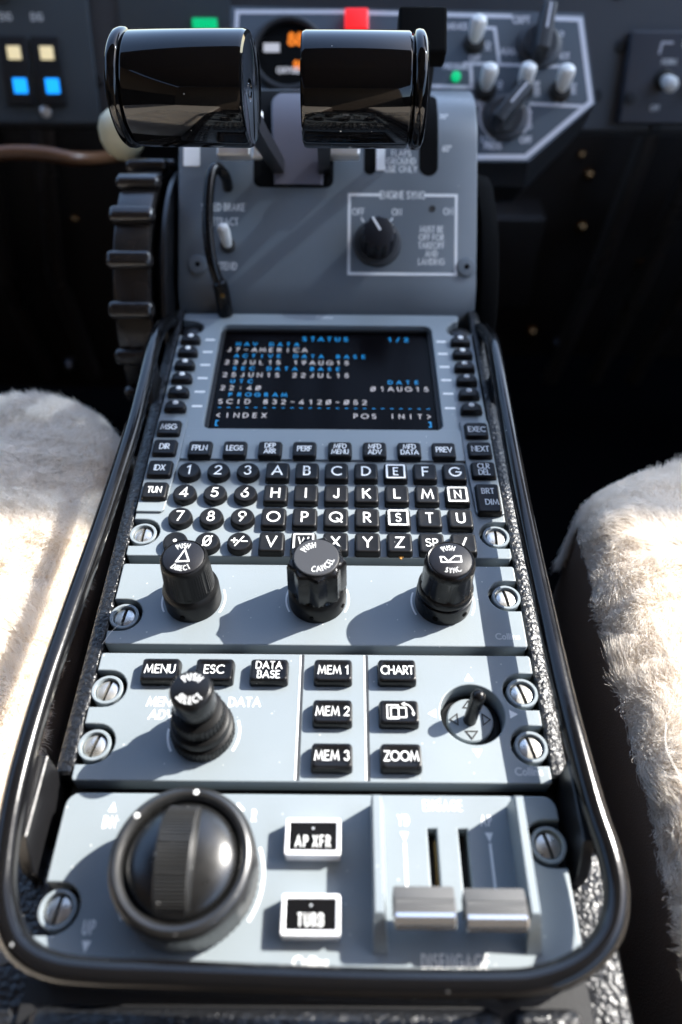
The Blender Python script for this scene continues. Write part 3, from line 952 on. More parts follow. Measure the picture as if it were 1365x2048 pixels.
# select knob
cx, cy = -34.6, -28.6
q = MB()
kn = lambda a, r, h: r * (1 + (0.016 * (1 if (int(a * 48 / math.pi) % 2) else -1) if .6 < h < 5 else 0))
q.lathe([(9.6, 0), (9.8, .5), (9.85, .8), (9.85, 4.6), (9.7, 5.0), (9.0, 5.3), (8.7, 5.5), (8.7, 6.0), (9.1, 6.4), (9.1, 8.8), (8.9, 9.4), (8.2, 9.8), (7.0, 9.9)], (cx, cy, 0), 'knob', 192, radial=kn, cap0=False)
kb = q.build('knob_base', mp, sharp=25)
q = MB()
kn = lambda a, r, h: r * (1 + (0.020 * (1 if (int(a * 36 / math.pi) % 2) else -1) if 10.9 < h < 15.4 else 0))
q.lathe([(6.9, 9.7), (7.0, 10.4), (7.7, 10.6), (7.8, 11.0), (7.8, 15.2), (7.6, 15.6), (6.6, 16.0), (5.5, 16.2), (5.4, 18.6)], (cx, cy, 0), 'knob', 144, radial=kn, cap0=False)
q.build('knob_grip', kb, sharp=25)
q = MB()
q.lathe([(5.4, 18.4), (6.2, 18.6), (6.4, 19.2), (6.4, 27.2), (6.2, 28.2), (5.8, 28.8), (5.3, 29.0)], (cx, cy, 0), 'gloss_key', 48, cap0=False)
q.arctext('PUSH', (cx, cy), 3.75, R(90), 2.0, 29.06, 'white', xs=.72, t=.15, track=.5)
q.arctext('SELECT', (cx, cy), 3.75, R(-90), 2.0, 29.06, 'white', xs=.64, t=.15, track=.44, inward=True)
q.build('knob_cap', kb, label='cap reading PUSH SELECT')
# joystick in its round well
q = MB()
q.lathe([(10.35, -0.6), (10.3, -8.5)], (JX, JY, 0), 'panel', 48, cap0=False, cap1=False)
q.lathe([(10.3, -8.5), (9.4, -6.6), (8.6, -6.2), (7.9, -6.0)], (JX, JY, 0), 'black', 48, cap0=False, cap1=False)
well = q.build('joystick_well', mp)
q = MB()
q.lathe([(7.6, -7.5), (7.6, -4.6), (7.2, -4.2), (2.0, -3.9)], (JX - .3, JY, 0), 'panel', 48, cap0=False)
for a in (90, 180, 270, 0):
    ca, sa = math.cos(R(a)), math.sin(R(a))
    T = [(6.6, 0), (4.1, 1.9), (4.1, -1.9), (6.6, 0)]
    q.ribbon([(JX - .3 + u * ca - v * sa, JY + u * sa + v * ca) for u, v in T], .4, -3.9, 'black')
disc = q.build('joystick_disc', well)
q = MB()
q.tube([(JX - .4, JY - .2, -4.2), (JX - .2, JY, 2), (JX + .1, JY + .3, 8), (JX + .3, JY + .4, 11), (JX + .35, JY + .45, 12.2), (JX + .4, JY + .5, 12.9), (JX + .4, JY + .5, 13.2)], [2.2, 2.15, 2.3, 2.3, 2.05, 1.4, .5], 'gloss_key', 24)
q.build('joystick_stick', well)

# ---- autopilot panel ---------------------------------------------------------------
ap = thing('autopilot_panel', (0, -73, -9), 'grey panel with large round pitch dial and two engage paddles, nearest panel on the console', 'control panel')
b = MB()
def slot(cx, y0, y1, wd):
    return [(cx - wd / 2, y0), (cx + wd / 2, y0), (cx + wd / 2, y1), (cx - wd / 2, y1)]
s1, s2 = slot(35.4, -82, -57.6, 2.7), slot(44.3, -82, -57.6, 2.7)
b.plate([outline(-95.6, -47.8, [-79.4], [-61.5], cr=4.0), s1[::-1], s2[::-1]], Z0, 0, 0.5, 'panel')
T = lambda x, y, s_: b.add([(x - 1.25, y - s_ * 1.4, .05), (x + 1.25, y - s_ * 1.4, .05), (x, y + s_ * 1.4, .05)], [[0, 1, 2] if s_ > 0 else [2, 1, 0]], 'white')
T(-58.5, -52.0, 1); T(-58.3, -88.6, -1)
cond = dict(xs=.58, t=.13, track=.44)
b.text('DN', -58.6, -56.4, 3.2, .05, 'white', **cond)
b.text('UP', -58.4, -84.0, 3.2, .05, 'white', **cond)
b.text('R', -16.6, -54.2, 3.2, .05, 'white', **cond)
b.ribbon([(-21.6, -51.0), (-20.0, -52.6)], .8, .05, 'white')
b.text('L', -49.5, -54.2, 3.2, .05, 'white', **cond)
b.ribbon(circ(-32.9, -71.2, 20.3, 20, -32, 22, False), .8, .05, 'white')
b.ribbon(circ(-32.9, -71.2, 20.3, 8, 196, 212, False), .8, .05, 'white')
b.text('ENGAGE', 39.0, -50.9, 2.9, .05, 'white', **cond)
b.text('YD', 27.2, -55.2, 2.9, .05, 'white', **cond)
b.text('AP', 51.4, -55.2, 2.9, .05, 'white', **cond)
b.text('DISENGAGE', 39.0, -91.4, 3.2, .05, 'white', **cond)
b.text('Collins', 1.2, -91.8, 2.4, .05, 'white', t=.22)
for x in (27.3, 51.8):
    b.add([(x - 1.2, -58.6, .05), (x + 1.2, -58.6, .05), (x, -61.3, .05)], [[2, 1, 0]], 'white')
    b.ribbon([(x, -61.9), (x, -77)], .75, .06, 'white')
b.build('faceplate', ap)
fastener(ap, -68.4, -79.4, R(82)); fastener(ap, 68.9, -61.5, R(104))
# brass slide in the engage slots
q = MB()
q.box(34.05, 36.75, -81.9, -57.7, -9, -6.5, 'slot_dirt'); q.box(42.95, 45.65, -81.9, -57.7, -9, -6.5, 'slot_dirt')
q.box(36.0, 36.7, -81, -60, -6.4, -3.0, 'brass')
q.build('slot_liner', ap)
# dial
DX, DY = -32.9, -71.2
q = MB()
kn = lambda a, r, h: r * (1 + (0.010 * (1 if (int(a * 60 / math.pi) % 2) else -1) if 1.2 < h < 13.0 else 0))
q.lathe([(18.2, 0), (18.9, .8), (19.1, 1.4), (19.2, 12.6), (19.2, 13.4), (19.3, 15.2), (18.9, 16.8), (18.1, 17.7), (17.3, 18.0), (16.4, 17.8), (15.7, 17.2), (15.3, 16.2), (15.2, 8)], (DX, DY, 0), 'ring', 120, radial=kn, cap0=False, cap1=False)
for a in (84, 142):
    ca, sa = math.cos(R(a)), math.sin(R(a))
    q.lathe([(0.75, -.2), (.75, .12), (.4, .25)], (0, 0, 0), 'white', 14, fr=Frame((DX + 17.0 * ca, DY + 17.0 * sa, 18.0), (ca * 1.8, sa * 1.8, 0), (-sa, ca, 0)))
ring = q.build('dial_ring', ap, sharp=28)
q = MB()
prof = [(15.15, 9.0)] + [(15.1 * math.cos(R(a)), 14.6 + 6.0 * math.sin(R(a))) for a in (0, 10, 20, 30, 40, 50, 60, 70, 80, 86)]
q.lathe(prof, (DX, DY, 0), 'dome', 64, cap0=False)
q.build('dial_dome', ring)
q = MB()
kn = lambda a, r, h: r * (1 + (0.011 * (1 if (int(a * 96 / math.pi) % 2) else -1) if abs(h) < 4.1 else 0))
q.lathe([(12.6, -4.9), (14.5, -4.7), (14.8, -4.2), (14.9, -4.0), (14.9, 4.0), (14.8, 4.2), (14.5, 4.7), (12.6, 4.9)], (DX - .8, DY, 10.4), 'wheel_band', 384, axis='x', radial=kn)
q.build('pitch_wheel', ring, sharp=28)
# lamp buttons
for y, s_ in ((-61.6, 'AP XFR'), (-81.6, 'TURB')):
    q = MB()
    x = 1.0
    q.plate([rrect(x, y, 15.8, 10.2, .8, 3), rrect(x, y + .1, 13.3, 7.5, .3, 2)[::-1]], -1, 5.0, .25, 'whiteframe')
    fr = q.build('lamp_button', ap, label='white framed button marked ' + s_)
    q = MB()
    q.box(x - 6.7, x + 6.7, y - 3.7, y + 3.9, 0, 4.7, 'gloss_key')
    q.text(s_, x, y - 1.2, 2.9, 4.75, 'white', xs=.62, t=.125, track=.5)
    q.lathe([(.35, 4.7), (.3, 4.8)], (x, y + 2.3, 0), 'dim', 10)
    q.build('button_window', fr)
# guard fins
for x0 in (17.2, 57.6):
    q = MB()
    h = 12.0
    A = [(x0 + .3, -51.0, 0), (x0 + 4.4, -51.0, 0), (x0 + 4.4, -89.8, 0), (x0 + .3, -89.8, 0)]
    B = [(x0 + .7, -52.6, h), (x0 + 2.6, -52.6, h), (x0 + 2.6, -82.5, h), (x0 + .7, -82.5, h)]
    A2 = [(p[0], p[1], -.5) for p in A]
    Bm = [(p[0] + dx, p[1] + dy, h - .6) for p, dx, dy in zip(B, (-.35, .35, .35, -.35), (.4, .4, -.6, -.6))]
    q.loft([A2, A, Bm, B], 'panel', False, True)
    q.build('guard_fin', ap, sharp=20)
# paddles: ridged grey top, bright rolled front
for x0, x1, dy in ((22.6, 38.6, -2.0), (41.0, 57.0, -2.4)):
    q = MB()
    prof = [(-74.6, 10.6), (-74.2, 11.6), (-77.6, 13.0), (-77.7, 12.8), (-78.7, 13.2), (-78.8, 13.0), (-79.8, 13.3), (-79.9, 13.1)]
    top = [(y + dy, z) for y, z in prof] + [(-80.9 + dy, 13.3), (-80.9 + dy, 7.0), (-76 + dy, 7.0)]
    q.extrude(top, x0, x1, 'paddle_top', bevel=.4)
    pd = q.build('engage_paddle', ap)
    q = MB()
    fr_ = [(-80.95 + dy, 13.2), (-81.8 + dy, 13.4), (-83.0 + dy, 12.9), (-84.0 + dy, 11.8), (-84.4 + dy, 10.8), (-84.1 + dy, 9.9), (-83.4 + dy, 9.2), (-82.4 + dy, 8.8), (-80.95 + dy, 8.8)]
    q.extrude(fr_, x0 + .1, x1 - .1, 'paddle', bevel=.35)
    q.build('bright_front', pd)
    q = MB()
    xm = 35.4 if x0 < 40 else 44.3
    q.box(xm - 1.0, xm + 1.0, -80 + dy, -76 + dy, -6, 8, 'black')
    q.build('paddle_stem', pd)

# ------------------------------------------------------------------ guard rail
gr = thing('guard_rail', (0, -20, 13), 'glossy black tubular rail looped round the console panels', 'rail')
zr = 13.0
left = [(-76.6, 205, -14), (-78.0, 196, -3), (-79.0, 186, 4), (-79.6, 172, 9.5), (-79.6, 155, 12), (-78.4, 120, 13), (-78.2, 95, 13), (-79.8, 46, 13), (-82.0, 5, 13), (-83.3, -25, 13), (-82.9, -52, 13), (-80.3, -72, 13)]
cor = [(-77.0, -82.5, 13), (-71.0, -91.0, 13), (-62, -95.4, 13), (-50, -96.8, 13), (-35, -97.2, 13)]
right = [(11, -98.4, 13), (45, -98.6, 13), (58, -97.6, 13), (69, -93.6, 13), (76.8, -86.8, 13), (80.6, -78, 13), (81.0, -68, 13), (79.4, -54, 13), (77.8, -24, 13), (77.3, 5, 13), (76.9, 58, 13), (77.6, 110, 13), (78.8, 150, 12), (79.4, 164, 10), (79.6, 174, 6), (78.8, 186, 1), (77.6, 196, -6), (76.6, 205, -14)]
b = MB()
b.tube(smooth(left + cor + right, 7), 3.4, 'rail', 20)
b.build('rail_tube', gr)
for sx in (-1, 1):
    q = MB()
    xo = 80.2 if sx > 0 else 82.0
    P = [(-41, 10.5), (-41, -14), (-58, -22), (-70, -14), (-70, -2), (-64, 10.5)]
    q.extrude(P, sx * (xo - 4.6) if sx > 0 else sx * (xo - .8), sx * (xo - 1.2) if sx > 0 else sx * (xo - 4.4), 'bracket', bevel=.3)
    q.build('rail_bracket', gr)
    q = MB()
    q.extrude([(150, 10), (140, 10), (122, -14), (150, -14)], sx * 80.0, sx * 77.8, 'bracket', bevel=.2)
    q.build('rail_bracket', gr)

# ------------------------------------------------------------------ throttle quadrant
U = Vector((0, 0.7531, 0.6579)); NQ = Vector((0, -0.6579, 0.7531))
RB, RT, S0, S1 = 36.0, 46.0, 18.0, 86.0
def bend(p):
    x, s, n = p
    if s < S0:
        a = (S0 - s) / RB
        return (x, S0 - (RB + n) * math.sin(a), -RB + (RB + n) * math.cos(a))
    if s > S1:
        a = (s - S1) / RT
        return (x, S1 + (RT + n) * math.sin(a), -RT + (RT + n) * math.cos(a))
    return (x, s, n)
QF = Frame((0, 201, 2), (1, 0, 0), U, NQ, bend)
QFLAT = Frame((0, 201, 2), (1, 0, 0), U, NQ)
tq = thing('throttle_quadrant', (0, 215, 0), 'grey arched throttle quadrant with ENGINE SYNC switch and lever slots', 'quadrant')
g = lambda px: 8.05 + (px - 682.5) * 0.2571        # drawing grid to millimetres across the quadrant
gs = lambda py: (620 - py) * 0.2571                # and up it
b = MB(QF)
ss = [-38 + 4 * k for k in range(14)] + [S0 + 4 + 8 * k for k in range(8)] + [S1 + 4 * k for k in range(19)]
xs_ = [(-76.8, -1.2), (-76.5, -.4), (-75.8, 0), (-40, 0), (0, 0), (40, 0), (76.1, 0), (76.8, -.4), (77.1, -1.2)]
P, F = [], []
for s_ in ss:
    for x, n in xs_:
        P.append((x, s_, n))
W_ = len(xs_)
for i in range(len(ss) - 1):
    for j in range(W_ - 1):
        F.append([i * W_ + j, i * W_ + j + 1, (i + 1) * W_ + j + 1, (i + 1) * W_ + j])
b.add(P, F, 'quadrant')
# cheeks
for x, n in ((-76.8, -1.2), (77.1, -1.2)):
    pts = [bend((x, s_, n)) for s_ in ss]
    pts += [(x, pts[-1][1] - 20, pts[-1][2] - 40), (x, -20, -70)]
    b.add(pts, [list(range(len(pts))) if x < 0 else list(range(len(pts)))[::-1]], 'inst_side', fr=QFLAT)
wl = dict(z=0.08, mname='white')
def qtext(s_, px, py, h, **kw):
    b.text(s_, g(px), gs(py), h, 0.08, 'white', **{**dict(xs=.70, t=.15, track=.32), **kw})
qtext('SPEED BRAKE', 443, 417, 3.5)
qtext('RETRACT', 443, 446, 3.5)
qtext('EXTEND', 446, 535, 3.5)
qtext('FLAPS', 798, 306, 3.0, xs=.8)
qtext('GROUND', 798, 322, 3.0, xs=.8)
qtext('USE ONLY', 798, 338, 3.0, xs=.8)
qtext('35°', 884, 226, 2.8)
qtext('60°', 889, 296, 3.0)
bx = [(g(757), gs(390)), (g(695), gs(390)), (g(695), gs(548)), (g(909), gs(548)), (g(909), gs(390)), (g(846), gs(390))]
b.ribbon(bx, 1.5, .08, 'white')
qtext('ENGINE SYNC', 801, 390, 3.6, xs=.68, t=.15)
qtext('OFF', 713, 424, 3.2, xs=.72)
qtext('ON', 790, 424, 3.2, xs=.72)
qtext('ON', 893, 422, 3.2, xs=.72)
for k, s_ in enumerate(('MUST BE', 'OFF FOR', 'TAKEOFF', 'AND', 'LANDING')):
    qtext(s_, 860, 458 + 16.2 * k, 3.0, xs=.7)
b.ribbon([(g(720), gs(437)), (g(724), gs(444))], .9, .08, 'white')
b.ribbon([(g(781), gs(437)), (g(777), gs(444))], .9, .08, 'white')
# white placards
for px, py, wd, hd in ((379, 312, 8.4, 12.5), (757, 316, 4.6, 13.0)):
    b.plate([rrect(g(px), gs(py), wd, hd, .5, 2)], .02, .35, .1, 'white')
b.build('quadrant_cover', tq)
# lever slots: flat black sheets, the shade of the openings put in as colour
def slot_inlay(px0, px1, bottom, top, r):
    q = MB(QF)
    x0, x1 = g(px0), g(px1)
    xc, hw = (x0 + x1) / 2, (x1 - x0) / 2
    r = min(r, hw - .01)
    rows_ = []
    s_ = bottom
    n_ = 8
    for k in range(n_ + 1):
        a = math.pi / 2 * k / n_
        rows_.append((bottom + r - r * math.cos(a), hw - r + r * math.sin(a)))
    s_ = bottom + r + 3
    while s_ < top - r:
        rows_.append((s_, hw)); s_ += 4
    for k in range(n_ + 1):
        a = math.pi / 2 * k / n_
        rows_.append((top - r + r * math.sin(a), hw - r + r * math.cos(a)))
    P, F = [], []
    for s_, h_ in rows_:
        P += [(xc - h_, s_, .16), (xc + h_, s_, .16)]
    for i in range(len(rows_) - 1):
        F.append([2 * i, 2 * i + 1, 2 * i + 3, 2 * i + 2])
    q.add(P, F, 'void')
    q.build('lever_slot', tq)
slot_inlay(503, 663, 62.5, 128, 4)
slot_inlay(724, 748, 69.5, 132, 3)
slot_inlay(834, 872, 69.0, 120, 5)
# raised tongue between the throttle slots
q = MB(QF)
rows_ = []
for s_ in [63.0 + 3 * k for k in range(16)] + [110.5, 112.5, 114, 115]:
    t_ = 0 if s_ < 104 else ((s_ - 104) / 11)
    hl = 1 - 0.12 * t_ ** 3
    wob = (1 - min(1, max(0, (s_ - 63) / 46))) * 2.4
    rows_.append((s_, g(536) + wob + (1 - hl) * 60 * .5, g(651) - wob - (1 - hl) * 60 * .5))
P, F = [], []
for s_, a, c in rows_:
    P += [(a, s_, 0), (a, s_, 2.2), (a + .8, s_, 2.8), (c - .8, s_, 2.8), (c, s_, 2.2), (c, s_, 0)]
for i in range(len(rows_) - 1):
    for j in range(5):
        F.append([6 * i + j, 6 * i + j + 1, 6 * i + j + 7, 6 * i + j + 6])
k = 6 * (len(rows_) - 1)
F.append([k, k + 1, k + 2, k + 3, k + 4, k + 5][::-1])
q.add(P, F, 'hump')
q.build('centre_tongue', tq)
# engine sync knob
kx, ks = g(752), gs(487)
q = MB(QFLAT)
q.lathe([(12.3, 0), (12.3, .6), (11.6, 1.6), (10.2, 2.0)], (kx, ks, 0), 'inst_side', 48, cap0=False)
kb = q.build('sync_knob', tq)
q = MB(QFLAT)
lob = lambda a, r, h: r * (1 + (.06 * math.cos(a * 12) if 2.5 < h < 15.5 else 0))
q.lathe([(8.6, 1.8), (8.7, 3), (8.2, 14), (8.0, 15.2), (7.4, 16), (7.0, 16.2)], (kx, ks, 0), 'cap_black', 96, radial=lob, cap0=False)
q.ribbon([(kx + .4, ks + .3 + 1), (kx - 3.0, ks + 6.9)], 1.1, 16.3, 'white')
q.build('knob_grip', kb, sharp=28)
# small lamp hole, screws and toggle
q = MB(QFLAT)
q.lathe([(1.7, 0), (1.7, .25), (1.2, .3), (1.0, .2)], (g(861), gs(417), 0), 'slot_dirt', 18, cap0=False)
q.build('indicator_lamp', tq)
for px, py in ((393, 533), (930, 534)):
    q = MB(QFLAT)
    q.lathe([(5.0, 0), (5.0, .5), (4.4, 1.2), (2.4, 1.5), (1.5, 1.5), (1.3, 1.0)], (g(px), gs(py), 0), 'quadrant', 32, cap0=False)
    q.lathe([(1.45, .6), (1.3, 1.1)], (g(px), gs(py), 0), 'void', 6, cap0=False)
    q.build('cover_screw', tq)
q = MB(QFLAT)
q.lathe([(3.9, 0), (3.9, 1.4), (3.2, 2.0), (2.4, 2.0)], (g(453), gs(494), 0), 'slot_dirt', 24, cap0=False)
tb = q.build('speed_brake_switch', tq)
q = MB(QFLAT)
q.tube([(g(453), gs(494), 1.5), (g(452), gs(488), 6), (g(451), gs(481), 10), (g(450), gs(476), 13), (g(450), gs(474), 14)], [2.2, 2.8, 3.1, 2.8, 1.4], 'whitecap', 18)
q.build('switch_cap', tb)
# parking handle: black bent bar standing off the cover
hl = thing('bent_handle', (g(425), 240, 30), 'thin black bent bar handle standing off the quadrant in front of the speed brake switch', 'handle')
q = MB(QFLAT)
pts = smooth([(g(452), gs(378), -1), (g(450), gs(366), 6), (g(437), gs(358), 11), (g(428), gs(375), 14), (g(424), gs(430), 16), (g(424), gs(490), 16), (g(430), gs(540), 14), (g(440), gs(575), 10)], 8)
q.tube(pts, 2.75, 'gloss_key', 18)
q.build('handle_bar', hl)
q = MB(QFLAT)
q.tube(smooth([(g(439), gs(570), 10.5), (g(445), gs(590), 7), (g(449), gs(625), 1), (g(450), gs(655), -8)], 6), [2.8] * 3 + [3.9] * 16, 'gloss_key', 18)
q.lathe([(1.2, 0), (1.0, .5)], (g(449), gs(606), 10.3), 'brass', 12)
q.build('handle_socket', hl)

# ------------------------------------------------------------------ throttle levers
def throttle(x0, x1, flange_left, arm, lift, label, yaw=0):
    # barrel grip lying across, on a bent steel arm
    cy, cz, r = 175.2, 115.6, 19.7
    th = thing('throttle_lever', ((x0 + x1) / 2, 262, 50), label, 'throttle', 'throttle levers')
    L_ = x1 - x0
    P = [(2.2, 0.9), (2.6, 1.5), (3.6, 1.6), (4.0, .8), (r - 4, .8), (r - 1.6, 0), (r - .45, .5), (r, 1.7)]
    body = P + [(r, L_ - 6.6), (r - .3, L_ - 6.0), (r - 1.5, L_ - 5.6), (r - 1.6, L_ - 5.2), (r - .6, L_ - 4.9), (r + .3, L_ - 4.2), (r + .6, L_ - 3.0), (r + .5, L_ - 1.6), (r - .2, L_ - .6), (r - 1.5, L_), (2, L_)]
    xm = (x0 + x1) / 2
    ax = Vector((math.cos(yaw), -.94 * math.sin(yaw), .34 * math.sin(yaw)))
    ay = Vector((0, .34, .94)).cross(ax)
    q = MB(Frame(Vector((xm, cy, cz)) - ax * xm, ax, ay))
    if flange_left:      # end disc faces right
        q.lathe([(a, x1 - h) for a, h in body], (0, 0, 0), 'gloss', 96, axis='x')
    else:
        q.lathe([(a, x0 + h) for a, h in body], (0, 0, 0), 'gloss', 96, axis='x')
    q.build('grip', th, sharp=40)
    q = MB()
    rings = []
    for p, wd, d in arm:
        rings.append([(p[0] - wd, p[1] - d, p[2] - d), (p[0] + wd, p[1] - d, p[2] - d), (p[0] + wd, p[1] + d, p[2] + d), (p[0] - wd, p[1] + d, p[2] + d)])
    q.loft(rings, 'bracket')
    am = q.build('arm', th)
    q = MB(QFLAT)
    q.box(*lift, 'chrome', .9)
    q.build('finger_lift', th)
    return th
t1 = throttle(-76.4, -26.4, True, [((-31, 181, 108), 3, 3.0), ((-29.0, 215, 82), 3, 2.6), ((-25.5, 245, 58), 3, 2.4), ((-24.6, 262, 45), 3, 2.4), ((-24.4, 275, 30), 3, 2.2)],
              (g(437), g(502), gs(336), gs(294), 6, 13), 'glossy black barrel throttle with its end disc showing, beside the ribbed wheel', yaw=R(5.5))
q = MB(QFLAT)
q.box(g(508), g(528), gs(352), gs(262), 16, 19, 'chrome', .8)
q.build('latch_plate', t1)
throttle(-7.6, 38.2, False, [((0, 181, 108), 3, 3.0), ((-0.6, 215, 82), 3, 2.6), ((-1.5, 245, 58), 3, 2.4), ((-1.8, 262, 45), 3, 2.4), ((-2.0, 275, 30), 3, 2.2)],
         (g(655), g(714), gs(334), gs(294), 6, 13), 'glossy black barrel throttle in front of the red lamp, copper-coloured reflection along it')
# flap lever: flat black paddle beyond the right throttle
fl = thing('flap_lever', (g(853), 275, 60), 'flat matt black flap lever rising behind the right throttle grip', 'lever')
q = MB(QFLAT)
q.box(32.0, 53.4, 98.5, 119.5, 44, 56, 'void', 1.6)
q.build('lever_head', fl)
q = MB(QFLAT)
q.extrude([(84, -12), (90, -12), (108, 44), (102, 44)], 45, 49.5, 'bracket')
q.build('lever_arm', fl)

# ------------------------------------------------------------------ trim wheel
tw = thing('trim_wheel', (-97, 253.4, -27.8), 'black ribbed elevator trim wheel standing left of the throttle quadrant', 'wheel')
WC = (-97.0, 253.4, -27.8)
q = MB()
q.lathe([(40, -6), (60, -6.5), (63, -9.0), (69.5, -9.6), (71.2, -8.6), (71.6, -7.4), (71.6, 7.4), (71.2, 8.6), (69.5, 9.6), (63, 9.0), (60, 6.5), (40, 6)], WC, 'rubber', 96, axis='x')
q.build('rim', tw)
q = MB()
for k in range(19):
    th_ = R(146.5 + 4) + 2 * math.pi * k / 19     # direction in the wheel's plane
    er = Vector((0, math.cos(th_), math.sin(th_)))
    et = Vector((0, -math.sin(th_), math.cos(th_)))
    fr = Frame(Vector(WC) + er * 72.0, (1, 0, 0), et, er)
    q.box(-11.6, 11.6, -4.5, 4.5, -3.0, 4.6, 'rubber', 3.3, fr=fr, n=5)
q.build('grip_ribs', tw, sharp=60)
q = MB()
q.lathe([(4, -14), (30, -13), (41, -6.5), (41, 6.5), (30, 12), (4, 14)], WC, 'black', 48, axis='x')
q.build('hub', tw)
# dark cheek plate between wheel and quadrant
q = MB()
q.lathe([(5, 0), (66, 0), (69, 1.5), (69, 3.5), (66, 5), (5, 5)], (-84, 253, -27), 'bracket', 72, axis='x')
tag(q.build('wheel_cover'), 'round black cover plate between the trim wheel and the quadrant', 'cover')
# matching wheel far side, only its edge peeps past the quadrant
q = MB()
q.lathe([(5, -5), (62, -5), (66, -4), (67, 0), (66, 4), (62, 5), (5, 5)], (84, 262, -30), 'void', 72, axis='x', radial=lambda a, r, h: r * (1 + (.008 * (1 if int(a * 70 / math.pi) % 2 else -1) if r > 64 else 0)))
tag(q.build('friction_wheel'), 'dark knurled wheel edge peeping out right of the throttle quadrant', 'wheel')

# cream knob behind the trim wheel
ck = thing('lever_knob', (-135, 330, 20), 'cream plastic knob behind the ribbed trim wheel', 'knob')
q = MB()
KC = Vector((-112.0, 290.0, 52.0))
q.lathe([(.5, -13), (6, -12), (10, -8), (12, -2), (12, 4), (10, 9), (6, 12), (1, 13)], KC, 'cream', 32, axis='z')
q.build('knob_ball', ck)
q = MB()
q.tube([KC + Vector((0, 5, -10)), KC + Vector((0, 40, -60)), KC + Vector((0, 60, -140))], 4, 'bracket', 12)
q.build('knob_stem', ck)

# ------------------------------------------------------------------ instrument panels
IU = Vector((0, 0.3907, 0.9205)); IN = Vector((0, -0.9205, 0.3907))
IF = Frame((8.05, 458, 25), (1, 0, 0), IU, IN)
gx = lambda px: (px - 682.5) * 0.358
gy = lambda py: (150 - py) * 0.392
ip = thing('instrument_panel', (0, 470, 0), 'dark grey instrument panel across the top behind the throttles', 'instrument panel')
b = MB(IF)
b.box(gx(-260), gx(1640), gy(238), gy(-160), -8, 0, 'inst', 1.5)
b.box(gx(-260), gx(1640), gy(244), gy(238), -30, -9, 'black')
b.build('panel_sheet', ip)
for px, py in ((1207, 22), (1227, 102), (1320, 230), (607, 8), (935, 14), (140, 55), (190, 163), (260, 30), (1190, 180)):
    q = MB(IF)
    q.lathe([(4.4, 0), (4.4, .6), (3.4, 1.6), (1, 1.8)], (gx(px), gy(py), 0), 'black', 20, cap0=False)
    q.build('panel_screw', ip)
# left annunciator panel
an = thing('annunciator_panel', (gx(90), 462, 20), 'grey panel with cream and blue lit push buttons at the left', 'indicator panel')
b = MB(IF)
b.box(gx(-120), gx(188), gy(233), gy(-60), .1, 4, 'inst_left', 1.0)
for px, py in ((28, 66), (88, 66)):
    b.text('ENG', gx(px), gy(py), 4.2, 4.1, 'white', xs=.7)
b.build('panel_plate', an)
for px in (36, 100):
    q = MB(IF)
    q.box(gx(px - 28), gx(px + 26), gy(205), gy(96), 4.0, 7.5, 'black', 1.0)
    bt = q.build('lit_button', an)
    q = MB(IF)
    q.box(gx(px - 12), gx(px + 14), gy(132), gy(111), 7.4, 8.2, 'lampcream', .4)
    q.build('upper_lens', bt)
    q = MB(IF)
    q.box(gx(px - 10), gx(px + 17), gy(185), gy(161), 7.4, 8.2, 'lampblue', .4)
    q.build('lower_lens', bt)
q = MB(IF)
q.lathe([(4, 4), (4, 6), (2, 7)], (gx(80), gy(214), 0), 'chrome', 20, cap0=False)
q.build('panel_screw', an)
q = MB(IF)
q.lathe([(14, 4), (14, 8), (10, 9), (9, 20), (7, 21)], (gx(18), gy(12), 0), 'inst_side', 32, cap0=False)
q.build('round_knob', an)
# plate between, dark groove left of it and green lamp
b = MB(IF)
b.box(gx(246), gx(462), gy(92), gy(-60), .1, 3, 'inst_left', .8)
b.text('COM', gx(258), gy(4), 5, 3.1, 'white', xs=.8)
b.text('ANNUN', gx(360), gy(-3), 4, 3.1, 'white', xs=.8)
ga = b.build('lamp_plate')
tag(ga, 'dark grey plate with a small green lamp above the left throttle', 'panel')
q = MB(IF)
q.box(gx(388), gx(436), gy(84), gy(66), 3, 5.5, 'lampgreen', .8)
q.build('green_lamp', ga)
# right toggle panel
rp = thing('toggle_panel', (gx(1320), 465, 30), 'raised grey toggle switch panel at the far right', 'switch panel')
b = MB(IF)
b.box(gx(1238), gx(1500), gy(226), gy(80), .1, 9, 'inst_right', 1.4)
b.text('ICE', gx(1350), gy(98), 4.5, 9.1, 'white', xs=.9)
b.ribbon([(gx(1296), gy(114)), (gx(1298), gy(98)), (gx(1318), gy(98))], 1.4, 9.1, 'greyline')
b.text('NORM', gx(1318), gy(127), 3.2, 9.1, 'white', xs=.8)
b.text('OFF', gx(1305), gy(200), 3.2, 9.1, 'white', xs=.8)
b.text('OFF', gx(1375), gy(200), 3.2, 9.1, 'white', xs=.8)
b.build('panel_plate', rp)
def toggle(frame, parent, x, y, z, tip, r=4.4, name='toggle_switch'):
    q = MB(frame)
    q.lathe([(r + 1.6, 0), (r + 1.6, 1.5), (r + .4, 3), (r - .4, 4)], (x, y, z), 'slot_dirt', 20, cap0=False)
    bs = q.build(name, parent)
    q = MB(frame)
    a, c = Vector((x, y, z + 2)), Vector(tip)
    q.tube([a, a.lerp(c, .35), a.lerp(c, .75), a.lerp(c, .92), c, c + (c - a) * .04], [r * .6, r * .9, r, r * .85, r * .5, r * .1], 'whitecap', 18)
    q.build('toggle_cap', bs)
for px in (1312, 1376):
    toggle(IF, rp, gx(px), gy(155), 9, (gx(px + 6), gy(168), 24), 5.2)
q = MB(IF); q.lathe([(4, 9), (4, 10.5), (1, 11)], (gx(1252), gy(185), 0), 'black', 16, cap0=False); q.build('panel_screw', rp)

